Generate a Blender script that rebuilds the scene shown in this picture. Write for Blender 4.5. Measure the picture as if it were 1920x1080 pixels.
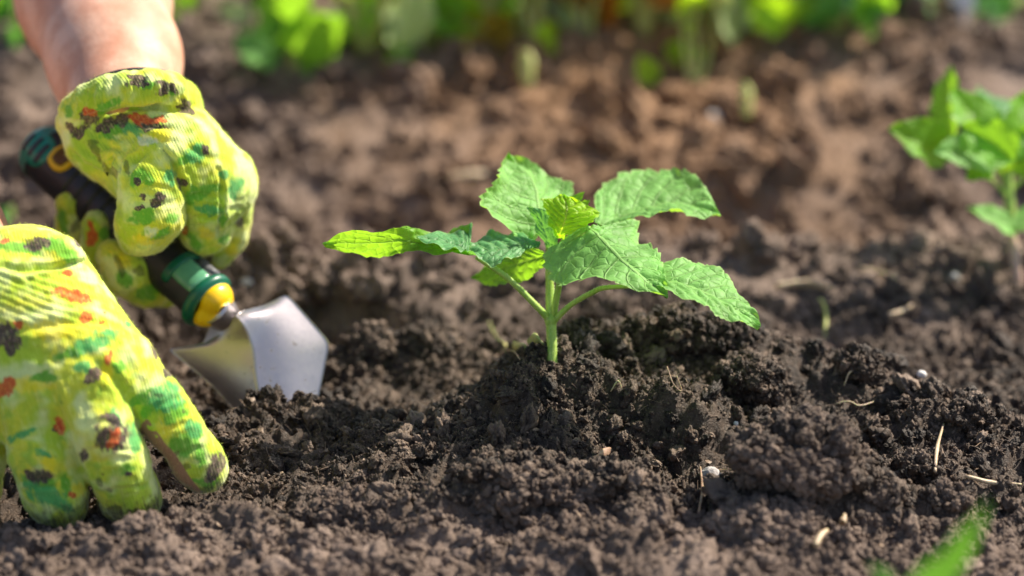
import bpy, math, random
import numpy as np
from mathutils import Vector

# ------------------------------------------------------------------ camera, sky, sun, exposure
SC = bpy.context.scene
COL = SC.collection
for o in list(bpy.data.objects):
    bpy.data.objects.remove(o)
PITCH = math.radians(20.0)
CAM = np.array([-0.01758, -1.165, 0.4535])
LENS = 100.0
FPX = 1920 * LENS / 36.0
cam_d = bpy.data.cameras.new('camera')
cam_d.lens = LENS
cam_d.sensor_width = 36
cam_d.clip_start = 0.02
cam_d.clip_end = 300
cam_d.dof.use_dof = True
cam_d.dof.focus_distance = 1.224
cam_d.dof.aperture_fstop = 3.5
cam = bpy.data.objects.new('camera', cam_d)
COL.objects.link(cam)
cam.location = CAM
cam.rotation_euler = (math.pi / 2 - PITCH, 0, 0)
SC.camera = cam

SUN_DIR = Vector((0.60, 0.34, 0.72)).normalized()
sun_el = math.asin(SUN_DIR.z)
sun_az = math.atan2(SUN_DIR.x, SUN_DIR.y)
world = bpy.data.worlds.new('World')
SC.world = world
world.use_nodes = True
wn = world.node_tree
bg = wn.nodes['Background']
sky = wn.nodes.new('ShaderNodeTexSky')
sky.sky_type = 'NISHITA'
sky.sun_disc = False
sky.sun_elevation = sun_el
sky.sun_rotation = sun_az
sky.air_density = 1.0
sky.dust_density = 2.0
wn.links.new(sky.outputs[0], bg.inputs[0])
bg.inputs[1].default_value = 0.10
sun_d = bpy.data.lights.new('sun', 'SUN')
sun_d.energy = 5.0
sun_d.angle = math.radians(0.6)
sun_d.color = (1.0, 0.91, 0.77)
sun = bpy.data.objects.new('sun', sun_d)
COL.objects.link(sun)
sun.rotation_euler = (-SUN_DIR).to_track_quat('-Z', 'Y').to_euler()
sun.location = (2, 2, 4)
SC.view_settings.view_transform = 'Standard'
SC.view_settings.look = 'None'
SC.view_settings.exposure = 0.90
SC.view_settings.gamma = 1
SC.cycles.use_denoising = True
SC.cycles.max_bounces = 6
SC.cycles.transparent_max_bounces = 6

# ------------------------------------------------------------------ helpers: points, noise, meshes
RGT = np.array([1.0, 0, 0])
UPV = np.array([0, math.sin(PITCH), math.cos(PITCH)])
FWD = np.array([0, math.cos(PITCH), -math.sin(PITCH)])
BAS = np.stack([RGT, UPV, FWD])          # rows


def cs(px, py, z):
    """point in the lens frame (right, up, forward), metres"""
    return np.array([(px - 960) / FPX * z, (540 - py) / FPX * z, z])


def to_world(q):
    return np.asarray(q) @ BAS + CAM


def W(px, py, z):
    return to_world(cs(px, py, z))


def gp(px, py, z0=-0.04):
    """where the sight line of a photo point meets the level z0"""
    d = to_world(cs(px, py, 1.0)) - CAM
    t = (z0 - CAM[2]) / d[2]
    return CAM + d * t


RS = np.random.RandomState(7)
_perm = RS.permutation(256)
_perm = np.concatenate([_perm, _perm, _perm])
_g3 = RS.normal(size=(256, 3)).astype(np.float32)
_g3 /= np.linalg.norm(_g3, axis=1)[:, None]


def perlin(p):
    p = np.asarray(p, dtype=np.float32)
    i = np.floor(p).astype(np.int64)
    f = p - i
    i &= 255
    u = f * f * f * (f * (f * 6 - 15) + 10)
    out = 0
    for a in (0, 1):
        wa = u[..., 0] if a else 1 - u[..., 0]
        ha = _perm[i[..., 0] + a]
        for b in (0, 1):
            wb = u[..., 1] if b else 1 - u[..., 1]
            hb = _perm[ha + i[..., 1] + b]
            for c in (0, 1):
                wc = u[..., 2] if c else 1 - u[..., 2]
                g = _g3[_perm[hb + i[..., 2] + c] & 255]
                d = g[..., 0] * (f[..., 0] - a) + g[..., 1] * (f[..., 1] - b) + g[..., 2] * (f[..., 2] - c)
                out = out + wa * wb * wc * d
    return out * 1.5


def fbm(p, octs=4, gain=0.5):
    p = np.asarray(p, dtype=np.float32)
    s, a = 0, 1.0
    for k in range(octs):
        s = s + a * perlin(p * (2.03 ** k) + 17.3 * k)
        a *= gain
    return s


_cr = RS.rand(4096, 4).astype(np.float32)


def lumps2(x, y, cell, keep=0.75, seed=0):
    """height of half-buried round lumps scattered on a plane, 0..1"""
    gx, gy = x / cell, y / cell
    ix, iy = np.floor(gx).astype(np.int64), np.floor(gy).astype(np.int64)
    out = np.zeros_like(x, dtype=np.float32)
    for a in (-1, 0, 1):
        for b in (-1, 0, 1):
            h = ((ix + a) * 7919 + (iy + b) * 104729 + seed * 31337) & 4095
            r = _cr[h]
            dx = gx - (ix + a + r[..., 0])
            dy = gy - (iy + b + r[..., 1])
            rad = 0.35 + 0.5 * r[..., 2]
            v = np.sqrt(np.maximum(0, 1 - (dx * dx + dy * dy) / (rad * rad))) * rad * (r[..., 3] < keep)
            out = np.maximum(out, v)
    return out


def mesh_obj(name, verts, faces, mat=None, parent=None, smooth=True, origin=None):
    verts = np.asarray(verts, dtype=np.float64)
    if origin is None:
        origin = np.zeros(3) if parent is None else np.array(parent.get('_o', (0, 0, 0)))
    origin = np.asarray(origin, dtype=np.float64)
    me = bpy.data.meshes.new(name)
    v = verts - origin
    if isinstance(faces, np.ndarray):
        nf, k = faces.shape
        me.vertices.add(len(v))
        me.vertices.foreach_set('co', v.astype(np.float32).ravel())
        me.loops.add(nf * k)
        me.loops.foreach_set('vertex_index', faces.astype(np.int32).ravel())
        me.polygons.add(nf)
        me.polygons.foreach_set('loop_start', np.arange(0, nf * k, k, dtype=np.int32))
        me.update(calc_edges=True)
    else:
        me.from_pydata([tuple(a) for a in v], [], [tuple(f) for f in faces])
        me.update()
    if smooth:
        me.polygons.foreach_set('use_smooth', np.ones(len(me.polygons), dtype=bool))
    if mat is not None:
        me.materials.append(mat)
    o = bpy.data.objects.new(name, me)
    COL.objects.link(o)
    if parent is not None:
        o.parent = parent
        o['_o'] = [float(c) for c in origin]
    else:
        o.location = origin
    return o


def empty(name, loc):
    o = bpy.data.objects.new(name, None)
    o.empty_display_size = 0.02
    o.location = loc
    o['_o'] = [float(c) for c in loc]
    COL.objects.link(o)
    return o


def tag(o, label=None, cat=None, group=None, kind=None):
    if label: o['label'] = label
    if cat: o['category'] = cat
    if group: o['group'] = group
    if kind: o['kind'] = kind
    return o


def fattr(o, name, vals):
    a = o.data.attributes.new(name, 'FLOAT', 'POINT')
    a.data.foreach_set('value', np.asarray(vals, dtype=np.float32))


def spline(pts, n):
    """smooth curve through the points (rows), n samples"""
    pts = np.asarray(pts, dtype=float)
    k = len(pts)
    if k == 2:
        t = np.linspace(0, 1, n)[:, None]
        return pts[0] * (1 - t) + pts[1] * t
    ext = np.vstack([2 * pts[0] - pts[1], pts, 2 * pts[-1] - pts[-2]])
    u = np.linspace(0, k - 1, n)
    i = np.minimum(u.astype(int), k - 2)
    t = (u - i)[:, None]
    p0, p1, p2, p3 = ext[i], ext[i + 1], ext[i + 2], ext[i + 3]
    return 0.5 * (2 * p1 + (p2 - p0) * t + (2 * p0 - 5 * p1 + 4 * p2 - p3) * t ** 2 + (3 * p1 - p0 - 3 * p2 + p3) * t ** 3)


def tube(pts, rad, n=10, seg=24, flat=1.0, cap=True):
    """round tapered tube: verts, quad faces"""
    pts = np.asarray(pts, dtype=float)
    rad = np.atleast_1d(np.asarray(rad, dtype=float))
    c = spline(pts, seg)
    r = np.interp(np.linspace(0, 1, seg), np.linspace(0, 1, len(rad)), rad) if len(rad) > 1 else np.full(seg, rad[0])
    tg = np.gradient(c, axis=0)
    tg /= np.linalg.norm(tg, axis=1)[:, None] + 1e-12
    ref = np.array([0.13, 0.97, 0.21]) if abs(tg[0][1]) < 0.8 else np.array([0.97, 0.1, 0.2])
    s = np.cross(tg, ref)
    s /= np.linalg.norm(s, axis=1)[:, None] + 1e-12
    b = np.cross(tg, s)
    a = np.linspace(0, 2 * np.pi, n, endpoint=False)
    V = (c[:, None] + r[:, None, None] * (np.cos(a)[None, :, None] * s[:, None] + flat * np.sin(a)[None, :, None] * b[:, None])).reshape(-1, 3)
    F = []
    for i in range(seg - 1):
        for j in range(n):
            F.append((i * n + j, i * n + (j + 1) % n, (i + 1) * n + (j + 1) % n, (i + 1) * n + j))
    F = [tuple(f) for f in F]
    if cap:
        F.append(tuple(range(n - 1, -1, -1)))
        F.append(tuple(range((seg - 1) * n, seg * n)))
    return V, F


def sstep(a, b, x):
    t = np.clip((x - a) / (b - a), 0, 1)
    return t * t * (3 - 2 * t)


# ------------------------------------------------------------------ material helper
class NT:
    def __init__(self, name):
        self.m = bpy.data.materials.new(name)
        self.m.use_nodes = True
        self.t = self.m.node_tree
        self.t.nodes.clear()
        self.out = self.t.nodes.new('ShaderNodeOutputMaterial')

    def n(self, typ, **kw):
        nd = self.t.nodes.new(typ)
        for k, v in kw.items():
            if k.startswith('i_'):
                key = k[2:]
                key = int(key) if key.isdigit() else key.replace('_', ' ')
                self.set(nd.inputs[key], v)
            else:
                setattr(nd, k, v)
        return nd

    def set(self, sock, v):
        if isinstance(v, bpy.types.NodeSocket):
            self.t.links.new(v, sock)
        elif isinstance(v, bpy.types.Node):
            self.t.links.new(v.outputs[0], sock)
        else:
            if isinstance(v, (tuple, list)) and len(v) == 3 and sock.type == 'RGBA':
                v = (*v, 1)
            sock.default_value = v

    def math(self, op, a, b=None, c=None, clamp=False):
        nd = self.n('ShaderNodeMath', operation=op)
        nd.use_clamp = clamp
        self.set(nd.inputs[0], a)
        if b is not None: self.set(nd.inputs[1], b)
        if c is not None: self.set(nd.inputs[2], c)
        return nd.outputs[0]

    def mix(self, f, a, b, blend='MIX'):
        nd = self.n('ShaderNodeMix', data_type='RGBA', blend_type=blend)
        self.set(nd.inputs[0], f)
        self.set(nd.inputs[6], a)
        self.set(nd.inputs[7], b)
        return nd.outputs[2]

    def ss(self, v, a, b):
        nd = self.n('ShaderNodeMapRange', interpolation_type='SMOOTHSTEP')
        self.set(nd.inputs[0], v)
        nd.inputs[1].default_value = a
        nd.inputs[2].default_value = b
        return nd.outputs[0]

    def noise(self, vec, scale, detail=3, rough=0.55, dist=0.0):
        nd = self.n('ShaderNodeTexNoise')
        if vec is not None: self.set(nd.inputs['Vector'], vec)
        nd.inputs['Scale'].default_value = scale
        nd.inputs['Detail'].default_value = detail
        nd.inputs['Roughness'].default_value = rough
        nd.inputs['Distortion'].default_value = dist
        return nd.outputs[0]

    def attr(self, name):
        return self.n('ShaderNodeAttribute', attribute_name=name).outputs['Fac']

    def bump(self, h, strength=0.5, dist=0.001, normal=None):
        nd = self.n('ShaderNodeBump')
        nd.inputs['Strength'].default_value = strength
        nd.inputs['Distance'].default_value = dist
        self.set(nd.inputs['Height'], h)
        if normal is not None: self.set(nd.inputs['Normal'], normal)
        return nd.outputs[0]

    def principled(self, **kw):
        nd = self.n('ShaderNodeBsdfPrincipled')
        for k, v in kw.items():
            self.set(nd.inputs[k.replace('_', ' ')], v)
        return nd.outputs[0]

    def done(self, sh):
        self.t.links.new(sh, self.out.inputs[0])
        return self.m

# ------------------------------------------------------------------ soil
def soil_material(name, inst):
    T = NT(name)
    geo = T.n('ShaderNodeNewGeometry')
    pos = geo.outputs['Position']
    rnd = T.n('ShaderNodeObjectInfo').outputs['Random']
    if inst:
        vec = T.n('ShaderNodeTexCoord').outputs['Object']
        k = 0.006
    else:
        vec = pos
        k = 1.0
    n1 = T.noise(pos, 38, 4, 0.6)
    n2 = T.noise(pos, 260, 4, 0.65)
    n3 = T.noise(pos, 1400, 3, 0.6)
    moist = (0.021, 0.0142, 0.0100)
    mid = (0.108, 0.073, 0.050)
    dry = (0.36, 0.27, 0.20)
    f = T.math('ADD', T.math('MULTIPLY', n1, 0.55), T.math('MULTIPLY', n2, 0.75))
    if inst:
        f = T.math('ADD', f, T.math('MULTIPLY', T.math('SUBTRACT', rnd, 0.5), 0.8))
    c = T.mix(T.ss(f, 0.38, 0.92), moist, mid)
    c = T.mix(T.math('MULTIPLY', T.ss(n3, 0.56, 0.76), 0.6), c, dry)
    if inst:
        c = T.mix(T.math('MULTIPLY', T.ss(rnd, 0.80, 0.97), 0.65), c, (0.23, 0.165, 0.12))
    # freshly dug damp soil round the seedling; the untouched bed behind and in front has dried paler and browner
    sx = T.n('ShaderNodeSeparateXYZ')
    T.set(sx.inputs[0], pos)
    yw = T.math('ADD', sx.outputs[1], T.math('MULTIPLY', T.math('SUBTRACT', n1, 0.5), 0.16))
    dr = T.math('ADD', T.ss(yw, 0.035, 0.22), T.math('MULTIPLY', T.ss(yw, -0.060, -0.115), 0.95), clamp=True)
    dc = T.mix(T.ss(n1, 0.35, 0.7), (0.155, 0.113, 0.089), (0.31, 0.232, 0.186))
    # warm glow over the far bank, painted into the soil as an ochre streak
    ox = T.math('ABSOLUTE', T.math('SUBTRACT', sx.outputs[0], 0.06))
    oc = T.math('MULTIPLY', T.ss(T.math('ADD', ox, T.math('MULTIPLY', T.math('SUBTRACT', n1, 0.5), 0.2)), 0.25, 0.0), T.ss(yw, 0.16, 0.5))
    dc = T.mix(T.math('MULTIPLY', oc, 0.9), dc, (0.40, 0.225, 0.112))
    c = T.mix(T.math('MULTIPLY', dr, 0.85), c, dc)
    h = T.math('ADD', T.math('MULTIPLY', T.noise(pos, 420, 5, 0.7), 1.0), T.math('MULTIPLY', n3, 0.45))
    b = T.bump(h, 0.9, 0.0022 if not inst else 0.0014)
    sh = T.principled(Base_Color=c, Roughness=T.mix(dr, (0.52,) * 3, (0.92,) * 3), Normal=b, Specular_IOR_Level=0.30)
    return T.done(sh)


M_SOIL = soil_material('soil', False)
M_CRUMB = soil_material('soil_crumb', True)


def seg_dist(x, y, pts):
    """distance to a polyline and the value carried along it (third column on)"""
    best = np.full(x.shape, 1e9)
    val = np.zeros(x.shape)
    side = np.zeros(x.shape)
    for a, b in zip(pts[:-1], pts[1:]):
        dx, dy = b[0] - a[0], b[1] - a[1]
        t = np.clip(((x - a[0]) * dx + (y - a[1]) * dy) / (dx * dx + dy * dy), 0, 1)
        ex, ey = x - a[0] - t * dx, y - a[1] - t * dy
        d = np.hypot(ex, ey)
        m = d < best
        best = np.where(m, d, best)
        val = np.where(m, a[2] + (b[2] - a[2]) * t, val)
        side = np.where(m, ey, side)
    return best, val, side


def ridge(h, x, y, photo, wf, wb, lift):
    """raise a crest: photo points (px, py, crest level); wf / wb are its widths towards and away from the viewer"""
    pts = []
    for px, py, z in photo:
        g = gp(px, py, z)
        pts.append((g[0], g[1], z))
    d, z, s = seg_dist(x, y, pts)
    w = np.where(s < 0, wf, wb)
    k = np.exp(-(d / w) ** 2) * lift
    return h + np.maximum(z - h, 0) * k


def bowl(h, x, y, px, py, z, rx, ry):
    g = gp(px, py, z)
    k = np.exp(-(((x - g[0]) / rx) ** 2 + ((y - g[1]) / ry) ** 2) ** 1.5)
    return h + np.minimum(z - h, 0) * k


def bump_at(h, x, y, px, py, z, rx, ry):
    g = gp(px, py, z)
    k = np.exp(-(((x - g[0]) / rx) ** 2 + ((y - g[1]) / ry) ** 2) ** 1.3)
    return h + np.maximum(z - h, 0) * k


def height(x, y, fine=True):
    x = np.asarray(x, dtype=np.float64)
    y = np.asarray(y, dtype=np.float64)
    p = np.stack([x, y, np.zeros_like(x)], -1)
    wx = x + 0.012 * perlin(p * 22 + 3.1) + 0.004 * perlin(p * 75 + 9)
    wy = y + 0.012 * perlin(p * 22 + 41.7) + 0.004 * perlin(p * 75 + 29)
    h = -0.043 + 0.007 * fbm(p * 7.0, 2)
    # far bank and furrow
    h = h + 0.062 * np.exp(-((wy - 0.55) / 0.16) ** 2) - 0.030 * np.exp(-((wy - 0.30 - 0.10 * x) / 0.05) ** 2)
    h = h + 0.022 * np.exp(-((wy - 0.19 - 0.04 * x) / 0.05) ** 2)
    h = np.where(y > 0.75, h * 0.4 - 0.02, h)
    # mound and ridges of the planting row
    h = bump_at(h, wx, wy, 1035, 668, 0.000, 0.040, 0.030)
    h = bump_at(h, wx, wy, 1050, 735, -0.020, 0.075, 0.045)
    h = ridge(h, wx, wy, [(1085, 615, -0.006), (1200, 592, -0.002), (1330, 590, -0.001), (1450, 625, -0.006), (1560, 655, -0.010), (1700, 708, -0.016), (1850, 765, -0.022), (2000, 800, -0.028)], 0.040, 0.026, 0.95)
    h = ridge(h, wx, wy, [(640, 640, -0.026), (760, 618, -0.022), (860, 640, -0.026)], 0.020, 0.03, 0.9)
    h = ridge(h, wx, wy, [(300, 800, -0.032), (400, 780, -0.029), (480, 775, -0.030), (620, 776, -0.031), (740, 775, -0.027), (850, 775, -0.020)], 0.05, 0.014, 0.95)
    h = bowl(h, wx, wy, 740, 705, -0.060, 0.030, 0.026)
    h = bowl(h, wx, wy, 470, 720, -0.068, 0.062, 0.036)
    # foreground bumps
    h = ridge(h, wx, wy, [(840, 915, -0.032), (930, 870, -0.023), (1020, 862, -0.020), (1100, 895, -0.024), (1190, 930, -0.03)], 0.022, 0.02, 0.95)
    h = ridge(h, wx, wy, [(1020, 1000, -0.035), (1150, 975, -0.030), (1300, 985, -0.030), (1480, 1005, -0.034)], 0.02, 0.02, 0.9)
    h = ridge(h, wx, wy, [(-60, 955, -0.036), (60, 975, -0.033), (200, 985, -0.032), (330, 945, -0.034), (450, 935, -0.034), (560, 955, -0.036)], 0.03, 0.008, 0.9)
    h = bump_at(h, wx, wy, 1500, 885, -0.026, 0.036, 0.022)
    h = bump_at(h, wx, wy, 1240, 720, -0.012, 0.035, 0.02)
    h = bump_at(h, wx, wy, 640, 905, -0.033, 0.03, 0.016)
    if fine:
        far = sstep(0.5, 3.0, np.hypot(x, y))
        a = (1 - 0.7 * far) * (1 - 0.55 * sstep(0.15, 0.40, y))
        rx = wx + 0.0022 * perlin(p * 230 + 7); ry = wy + 0.0022 * perlin(p * 230 + 77)
        q = np.stack([rx, ry, np.zeros_like(x)], -1)
        a = a * np.clip(0.75 + 0.75 * perlin(p * 11 + 2.2), 0.3, 1.35)
        h = h - 0.0055
        h = h + a * 0.0060 * fbm(p * 30 + 5, 3)
        h = h + a * 0.0075 * lumps2(rx, ry, 0.030, 0.45, 1) * (0.8 + 0.6 * perlin(p * 60))
        h = h + a * 0.0052 * lumps2(rx + 0.3, ry, 0.013, 0.55, 2) * (0.8 + 0.6 * perlin(p * 120))
        h = h + a * 0.0018 * lumps2(rx, ry + 0.7, 0.0062, 0.7, 3)
        h = h + a * 0.0055 * (0.35 - np.abs(fbm(q * 48 + 9, 4, 0.6)))
        h = h + a * 0.0030 * fbm(q * 150, 4, 0.75)
    return h


def axis(lo, hi, step, ends, grow=1.13):
    core = list(np.arange(lo, hi, step))
    up, s, v = [], step, hi
    while v < ends[1]:
        up.append(v); s *= grow; v += s
    dn, s, v = [], step, lo - step
    while v > ends[0]:
        dn.append(v); s *= grow; v -= s
    return np.array(dn[::-1] + core + up)


gxs = axis(-0.30, 0.30, 0.00105, (-60, 60))
gys = np.concatenate([axis(-0.20, 0.13, 0.00105, (-8, 0.131)), axis(0.131, 0.60, 0.0026, (0.13, 120))])
GX, GY = np.meshgrid(gxs, gys)
GZ = height(GX, GY)
nx_, ny_ = len(gxs), len(gys)
ii = np.arange(nx_ * ny_).reshape(ny_, nx_)
GF = np.stack([ii[:-1, :-1], ii[:-1, 1:], ii[1:, 1:], ii[1:, :-1]], -1).reshape(-1, 4)
ground = mesh_obj('ground', np.stack([GX, GY, GZ], -1).reshape(-1, 3), GF, M_SOIL)
tag(ground, 'dark crumbly garden soil of the vegetable bed', 'soil', kind='structure')


def gz(x, y):
    """ground level by look-up in the finished sheet"""
    x = np.atleast_1d(np.asarray(x, dtype=float)); y = np.atleast_1d(np.asarray(y, dtype=float))
    i = np.clip(np.searchsorted(gxs, x) - 1, 0, nx_ - 2)
    j = np.clip(np.searchsorted(gys, y) - 1, 0, ny_ - 2)
    tx = np.clip((x - gxs[i]) / (gxs[i + 1] - gxs[i]), 0, 1)
    ty = np.clip((y - gys[j]) / (gys[j + 1] - gys[j]), 0, 1)
    return (GZ[j, i] * (1 - tx) + GZ[j, i + 1] * tx) * (1 - ty) + (GZ[j + 1, i] * (1 - tx) + GZ[j + 1, i + 1] * tx) * ty


def on_ground(px, py):
    """first point of the ground on the sight line of a photo point"""
    d = to_world(cs(px, py, 1.0)) - CAM
    t = np.linspace(0.8, 3.2, 2400)
    q = CAM + d * t[:, None]
    under = q[:, 2] < gz(q[:, 0], q[:, 1])
    k = int(np.argmax(under)) if under.any() else len(t) - 1
    return q[k]


_tmp_ico = {}


def ico(sub):
    import bmesh
    if sub not in _tmp_ico:
        bm = bmesh.new()
        bmesh.ops.create_icosphere(bm, subdivisions=sub, radius=1)
        v = np.array([a.co[:] for a in bm.verts])
        f = np.array([[a.index for a in fc.verts] for fc in bm.faces])
        bm.free()
        _tmp_ico[sub] = (v, f)
    return _tmp_ico[sub]


def clod_verts(sub, seed, rough=1.0, squash=(1, 1, 0.8)):
    v, f = ico(sub)
    s = v * 1.3 + seed * 13.7
    r = 1 + 0.34 * rough * fbm(s, 3, 0.55) + 0.24 * rough * (0.4 - np.abs(fbm(s * 2.7 + 4, 3, 0.62)))
    if sub >= 4:
        r = r + 0.075 * rough * fbm(s * 8.5, 3, 0.65)
    return v * r[:, None] * np.array(squash), f


# ---- crumbs: tens of thousands, scattered over the sheet
crumb_col = bpy.data.collections.new('crumb_shapes')
for k in range(8):
    v, f = clod_verts(2 if k < 5 else 4, k + 1, 1.5 if k < 5 else 2.0, (1.1, 0.6 + 0.4 * ((k * 37) % 10) / 10, 0.5 + 0.35 * ((k * 53) % 10) / 10))
    me = bpy.data.meshes.new('crumb_shape')
    me.from_pydata([tuple(a) for a in v], [], [tuple(a) for a in f])
    me.polygons.foreach_set('use_smooth', np.full(len(me.polygons), k >= 5))
    me.materials.append(M_CRUMB)
    crumb_col.objects.link(bpy.data.objects.new('crumb_shape', me))


def scatter(name, collection, xy, size, label, cat, nshape, sink=0.25, tilt=math.pi, zs=None):
    n = len(xy)
    z = gz(xy[:, 0], xy[:, 1]) + size * (0.5 - sink) if zs is None else zs
    me = bpy.data.meshes.new(name)
    me.vertices.add(n)
    me.vertices.foreach_set('co', np.column_stack([xy, z]).astype(np.float32).ravel())
    a = me.attributes.new('size', 'FLOAT', 'POINT'); a.data.foreach_set('value', size.astype(np.float32))
    rot = np.column_stack([(RS.rand(n) - .5) * 2 * tilt, (RS.rand(n) - .5) * 2 * tilt, RS.rand(n) * 6.283]).astype(np.float32)
    a = me.attributes.new('turn', 'FLOAT_VECTOR', 'POINT'); a.data.foreach_set('vector', rot.ravel())
    a = me.attributes.new('pick', 'INT', 'POINT'); a.data.foreach_set('value', (np.where(size > 0.0018, RS.randint(5, 8, n), RS.randint(0, 5, n)) if nshape == 8 else RS.randint(0, nshape, n)).astype(np.int32))
    o = bpy.data.objects.new(name, me)
    COL.objects.link(o)
    g = bpy.data.node_groups.new(name, 'GeometryNodeTree')
    g.interface.new_socket('Geometry', in_out='INPUT', socket_type='NodeSocketGeometry')
    g.interface.new_socket('Geometry', in_out='OUTPUT', socket_type='NodeSocketGeometry')
    gi, go = g.nodes.new('NodeGroupInput'), g.nodes.new('NodeGroupOutput')
    iop = g.nodes.new('GeometryNodeInstanceOnPoints')
    ci = g.nodes.new('GeometryNodeCollectionInfo')
    ci.inputs['Collection'].default_value = collection
    ci.inputs['Separate Children'].default_value = True
    ci.inputs['Reset Children'].default_value = True

    def na(nm, t):
        q = g.nodes.new('GeometryNodeInputNamedAttribute')
        q.data_type = t
        q.inputs[0].default_value = nm
        return [s for s in q.outputs if s.enabled][0]
    L = g.links.new
    L(gi.outputs[0], iop.inputs['Points'])
    L(ci.outputs[0], iop.inputs['Instance'])
    iop.inputs['Pick Instance'].default_value = True
    L(na('pick', 'INT'), iop.inputs['Instance Index'])
    er = g.nodes.new('FunctionNodeEulerToRotation')
    L(na('turn', 'FLOAT_VECTOR'), er.inputs[0])
    L(er.outputs[0], iop.inputs['Rotation'])
    L(na('size', 'FLOAT'), iop.inputs['Scale'])
    L(iop.outputs[0], go.inputs[0])
    md = o.modifiers.new('scatter', 'NODES')
    md.node_group = g
    tag(o, label, cat, kind='stuff')
    return o


def rand_xy(n, x0, x1, y0, y1):
    return np.column_stack([RS.uniform(x0, x1, n), RS.uniform(y0, y1, n)])


xy_l, sz_l = [], []


def add_crumbs(n, box, lo, hi, power=2.0):
    xy = rand_xy(n, *box)
    d = perlin(np.column_stack([xy * 26, np.full(n, 3.3)]))        # crumbs gather in drifts
    keep = RS.rand(n) < 0.55 + 0.9 * d
    xy = xy[keep]
    xy_l.append(xy)
    sz_l.append(lo + (hi - lo) * RS.rand(len(xy)) ** power)


NEAR = (-0.30, 0.30, -0.19, 0.16)
add_crumbs(115000, NEAR, 0.0004, 0.0012)
add_crumbs(26000, NEAR, 0.0009, 0.0024, 2.6)
add_crumbs(2200, NEAR, 0.0018, 0.0046)
add_crumbs(260, NEAR, 0.0042, 0.0075)
FARB = (-0.5, 0.5, 0.16, 0.95)
add_crumbs(30000, FARB, 0.0015, 0.0045)
add_crumbs(5000, FARB, 0.0035, 0.010)
add_crumbs(200, FARB, 0.008, 0.014)
cxy = np.concatenate(xy_l); csz = np.concatenate(sz_l)

# ---- root hairs and plant fibres in the dug soil
def fibre_mat():
    T = NT('soil_fibre')
    rnd = T.n('ShaderNodeObjectInfo').outputs['Random']
    pos = T.n('ShaderNodeNewGeometry').outputs['Position']
    c = T.mix(rnd, (0.10, 0.062, 0.04), (0.40, 0.29, 0.19))
    c = T.mix(T.noise(pos, 300), c, (0.2, 0.13, 0.085))
    return T.done(T.principled(Base_Color=c, Roughness=0.6))


M_FIBRE = fibre_mat()
fib_col = bpy.data.collections.new('fibre_shapes')
for k in range(6):
    q = np.cumsum(np.vstack([[0, 0, 0], RS.normal(0, 1, (4, 3)) * [.35, .35, .3] + [.5, 0, 0.05]]), 0)
    q -= q.mean(0)
    V, F = tube(q, [0.035, 0.045, 0.02], 4, 9)
    me = bpy.data.meshes.new('fibre_shape')
    me.from_pydata([tuple(a) for a in V], [], F)
    me.materials.append(M_FIBRE)
    fib_col.objects.link(bpy.data.objects.new('fibre_shape', me))
fxy = rand_xy(6500, -0.28, 0.28, -0.15, 0.10)
fs = 0.0012 + 0.0024 * RS.rand(len(fxy)) ** 2.5
scatter('root_fibres', fib_col, fxy, fs, 'fine pale root hairs and plant fibres mixed into the dug soil', 'fibres', 6, sink=0.15, tilt=0.8)

chip_col = bpy.data.collections.new('chip_shapes')
for k in range(6):
    v, f = clod_verts(2, 40 + k, 1.6, (1.0, 0.45 + 0.08 * k, 0.22))
    me = bpy.data.meshes.new('chip_shape')
    me.from_pydata([tuple(a) for a in v], [], [tuple(a) for a in f])
    me.materials.append(M_FIBRE)
    chip_col.objects.link(bpy.data.objects.new('chip_shape', me))
hxy = np.concatenate([rand_xy(700, -0.28, 0.28, -0.17, 0.14), rand_xy(260, -0.4, 0.4, 0.14, 0.6)])
hs = np.concatenate([0.0006 + 0.0016 * RS.rand(700) ** 3, 0.001 + 0.0035 * RS.rand(260) ** 3])
scatter('plant_debris', chip_col, hxy, hs, 'tiny tan chips of bark and dead leaf among the soil', 'debris', 6, sink=0.2, tilt=0.7)

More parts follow.
